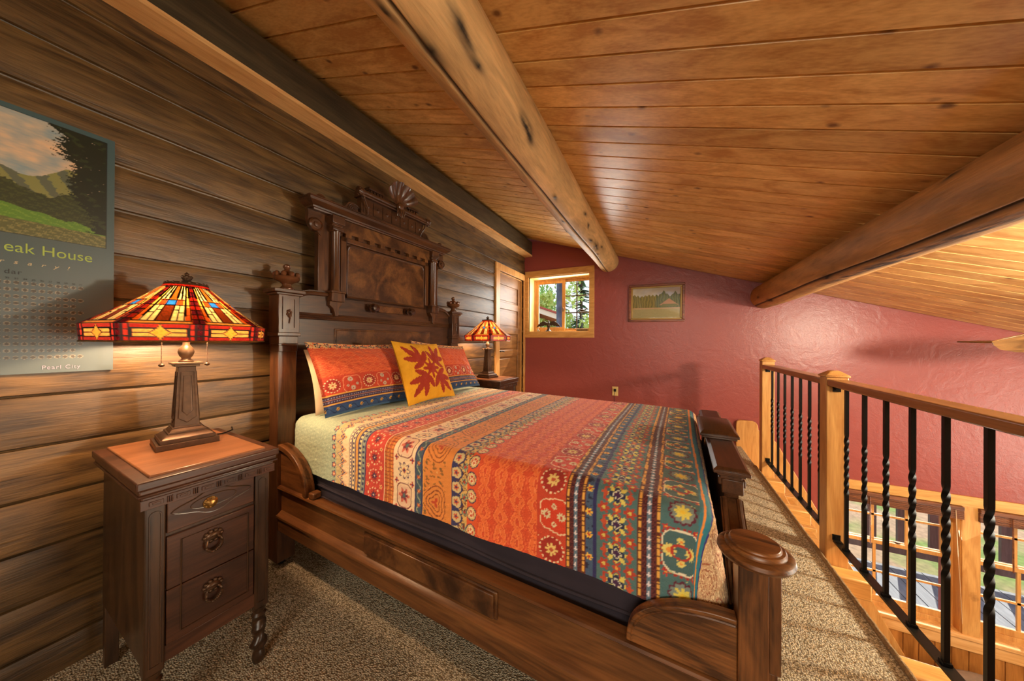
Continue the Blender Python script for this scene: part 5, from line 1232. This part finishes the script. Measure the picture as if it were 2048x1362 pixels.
# neighbouring roof, pole and trees through the small window
nb = empty('neighbour_cabin', (-3.74, 8.3, -2.05), math.radians(20)); tag(nb, 'neighbouring cabin with pale eave and red roof edge seen through the small window', 'building')
MB().prism([(-1.6, 0), (.5, 0), (.5, 3.95), (-1.6, 4.66)], 0, 3, 'y').build('wall', plain('pale_siding', (214, 196, 160), .8), nb)
MB().prism([(-1.8, 4.77), (-1.8, 4.92), (1.05, 3.935), (1.05, 3.80)], -.5, -.42, 'y').build('fascia_board', plain('cream_fascia', (236, 226, 200), .6), nb)
MB().prism([(-1.8, 4.92), (-1.8, 4.97), (1.07, 3.985), (1.07, 3.935)], -.55, 3.4, 'y').build('roof', plain('red_roof', (176, 76, 62), .6), nb)
po = tag(MB().lathe([(.085, 0), (.08, 4.6)], n=16).build('porch_pole', plain('blue_grey_pole', (84, 92, 108), .8, noise=.3, nscale=8)), 'blue-grey round pole standing close outside the small window', 'pole'); po.location = (-1.92, 6.2, -2.05)
M_leafs = [plain('leaf_%d' % i, c, .8) for i, c in enumerate([(150, 190, 104), (190, 212, 120), (226, 190, 150), (104, 134, 108)])]
M_trunk = plain('bark', (92, 74, 60), .9, noise=.3, nscale=10)
def leafy(name, x, y, h, r, mi, label, seed, n=1500):
    e = empty(name, (x, y, -2.05)); tag(e, label, 'tree'); q = np.random.default_rng(seed)
    MB().tube([(0, 0, 0), (.05, 0, h*.5), (0, .05, h*.85)], [.12, .08, .03], 8).build('trunk', M_trunk, e)
    b = MB(); cl = [(q.normal(0, r*.42), q.normal(0, r*.4), h*.62+q.normal(0, h*.20), q.uniform(.22, .5)*r) for _ in range(22)]
    for k in range(n):
        c = cl[k % len(cl)]; dv_ = q.normal(size=3); dv_ /= np.linalg.norm(dv_); p_ = Vector(c[:3])+Vector(dv_)*c[3]*q.uniform(.4, 1)
        s_ = q.uniform(.06, .12); u_ = Vector(q.normal(size=3)).normalized(); v_ = u_.orthogonal().normalized()
        b.add([p_-u_*s_, p_-v_*s_*.5, p_+u_*s_, p_+v_*s_*.5], [(0, 1, 2, 3)])
    b.build('crown', M_leafs[mi], e)
def conifer(x, y, h, r, label, seed):
    e = empty('conifer', (x, y, -2.05)); tag(e, label, 'tree'); q = np.random.default_rng(seed)
    MB().tube([(0, 0, 0), (0, 0, h)], [.12, .02], 8).build('trunk', M_trunk, e); b = MB()
    for k in range(260):
        t = q.uniform(.06, 1); z_ = h*t; L_ = r*(1-t)**.8*q.uniform(.6, 1.1)+.06; a_ = q.uniform(0, 2*PI); d_ = Vector((math.cos(a_), math.sin(a_), -.25)); sd = Vector((-math.sin(a_), math.cos(a_), 0))
        for j in range(7):
            f_ = (j+1)/7; c_ = Vector((0, 0, z_))+d_*L_*f_; w_ = .10*r*(1.2-f_)+.03
            b.add([c_-sd*w_+Vector((0, 0, -.06)), c_-d_*.06, c_+sd*w_+Vector((0, 0, -.05)), c_+d_*.08], [(0, 1, 2, 3)])
    b.build('needles', M_leafs[3], e)
leafy('leafy_tree', -5.6, 13.9, 7.4, 1.8, 0, 'bright green leafy tree behind the neighbouring roof', 1, 3200)
leafy('leafy_tree', -4.15, 11.9, 6.0, 1.3, 1, 'yellow-green leafy tree just left of the blue-grey pole', 2, 2600)
leafy('blossom_tree', -5.6, 12.0, 6.0, .8, 2, 'pinkish blossoming tree above the red roof edge', 3, 1500)
conifer(-3.02, 12.6, 7.6, 1.1, 'tall dark conifer filling the middle panes of the small window', 5)
conifer(-4.25, 14.0, 6.4, 1.1, 'shorter conifer beside the pole, seen through the left grid panes', 6)
leafy('leafy_shrub', -2.45, 11.5, 4.6, 1.0, 1, 'low yellow-green bush at the bottom right of the small window', 8, 1400)
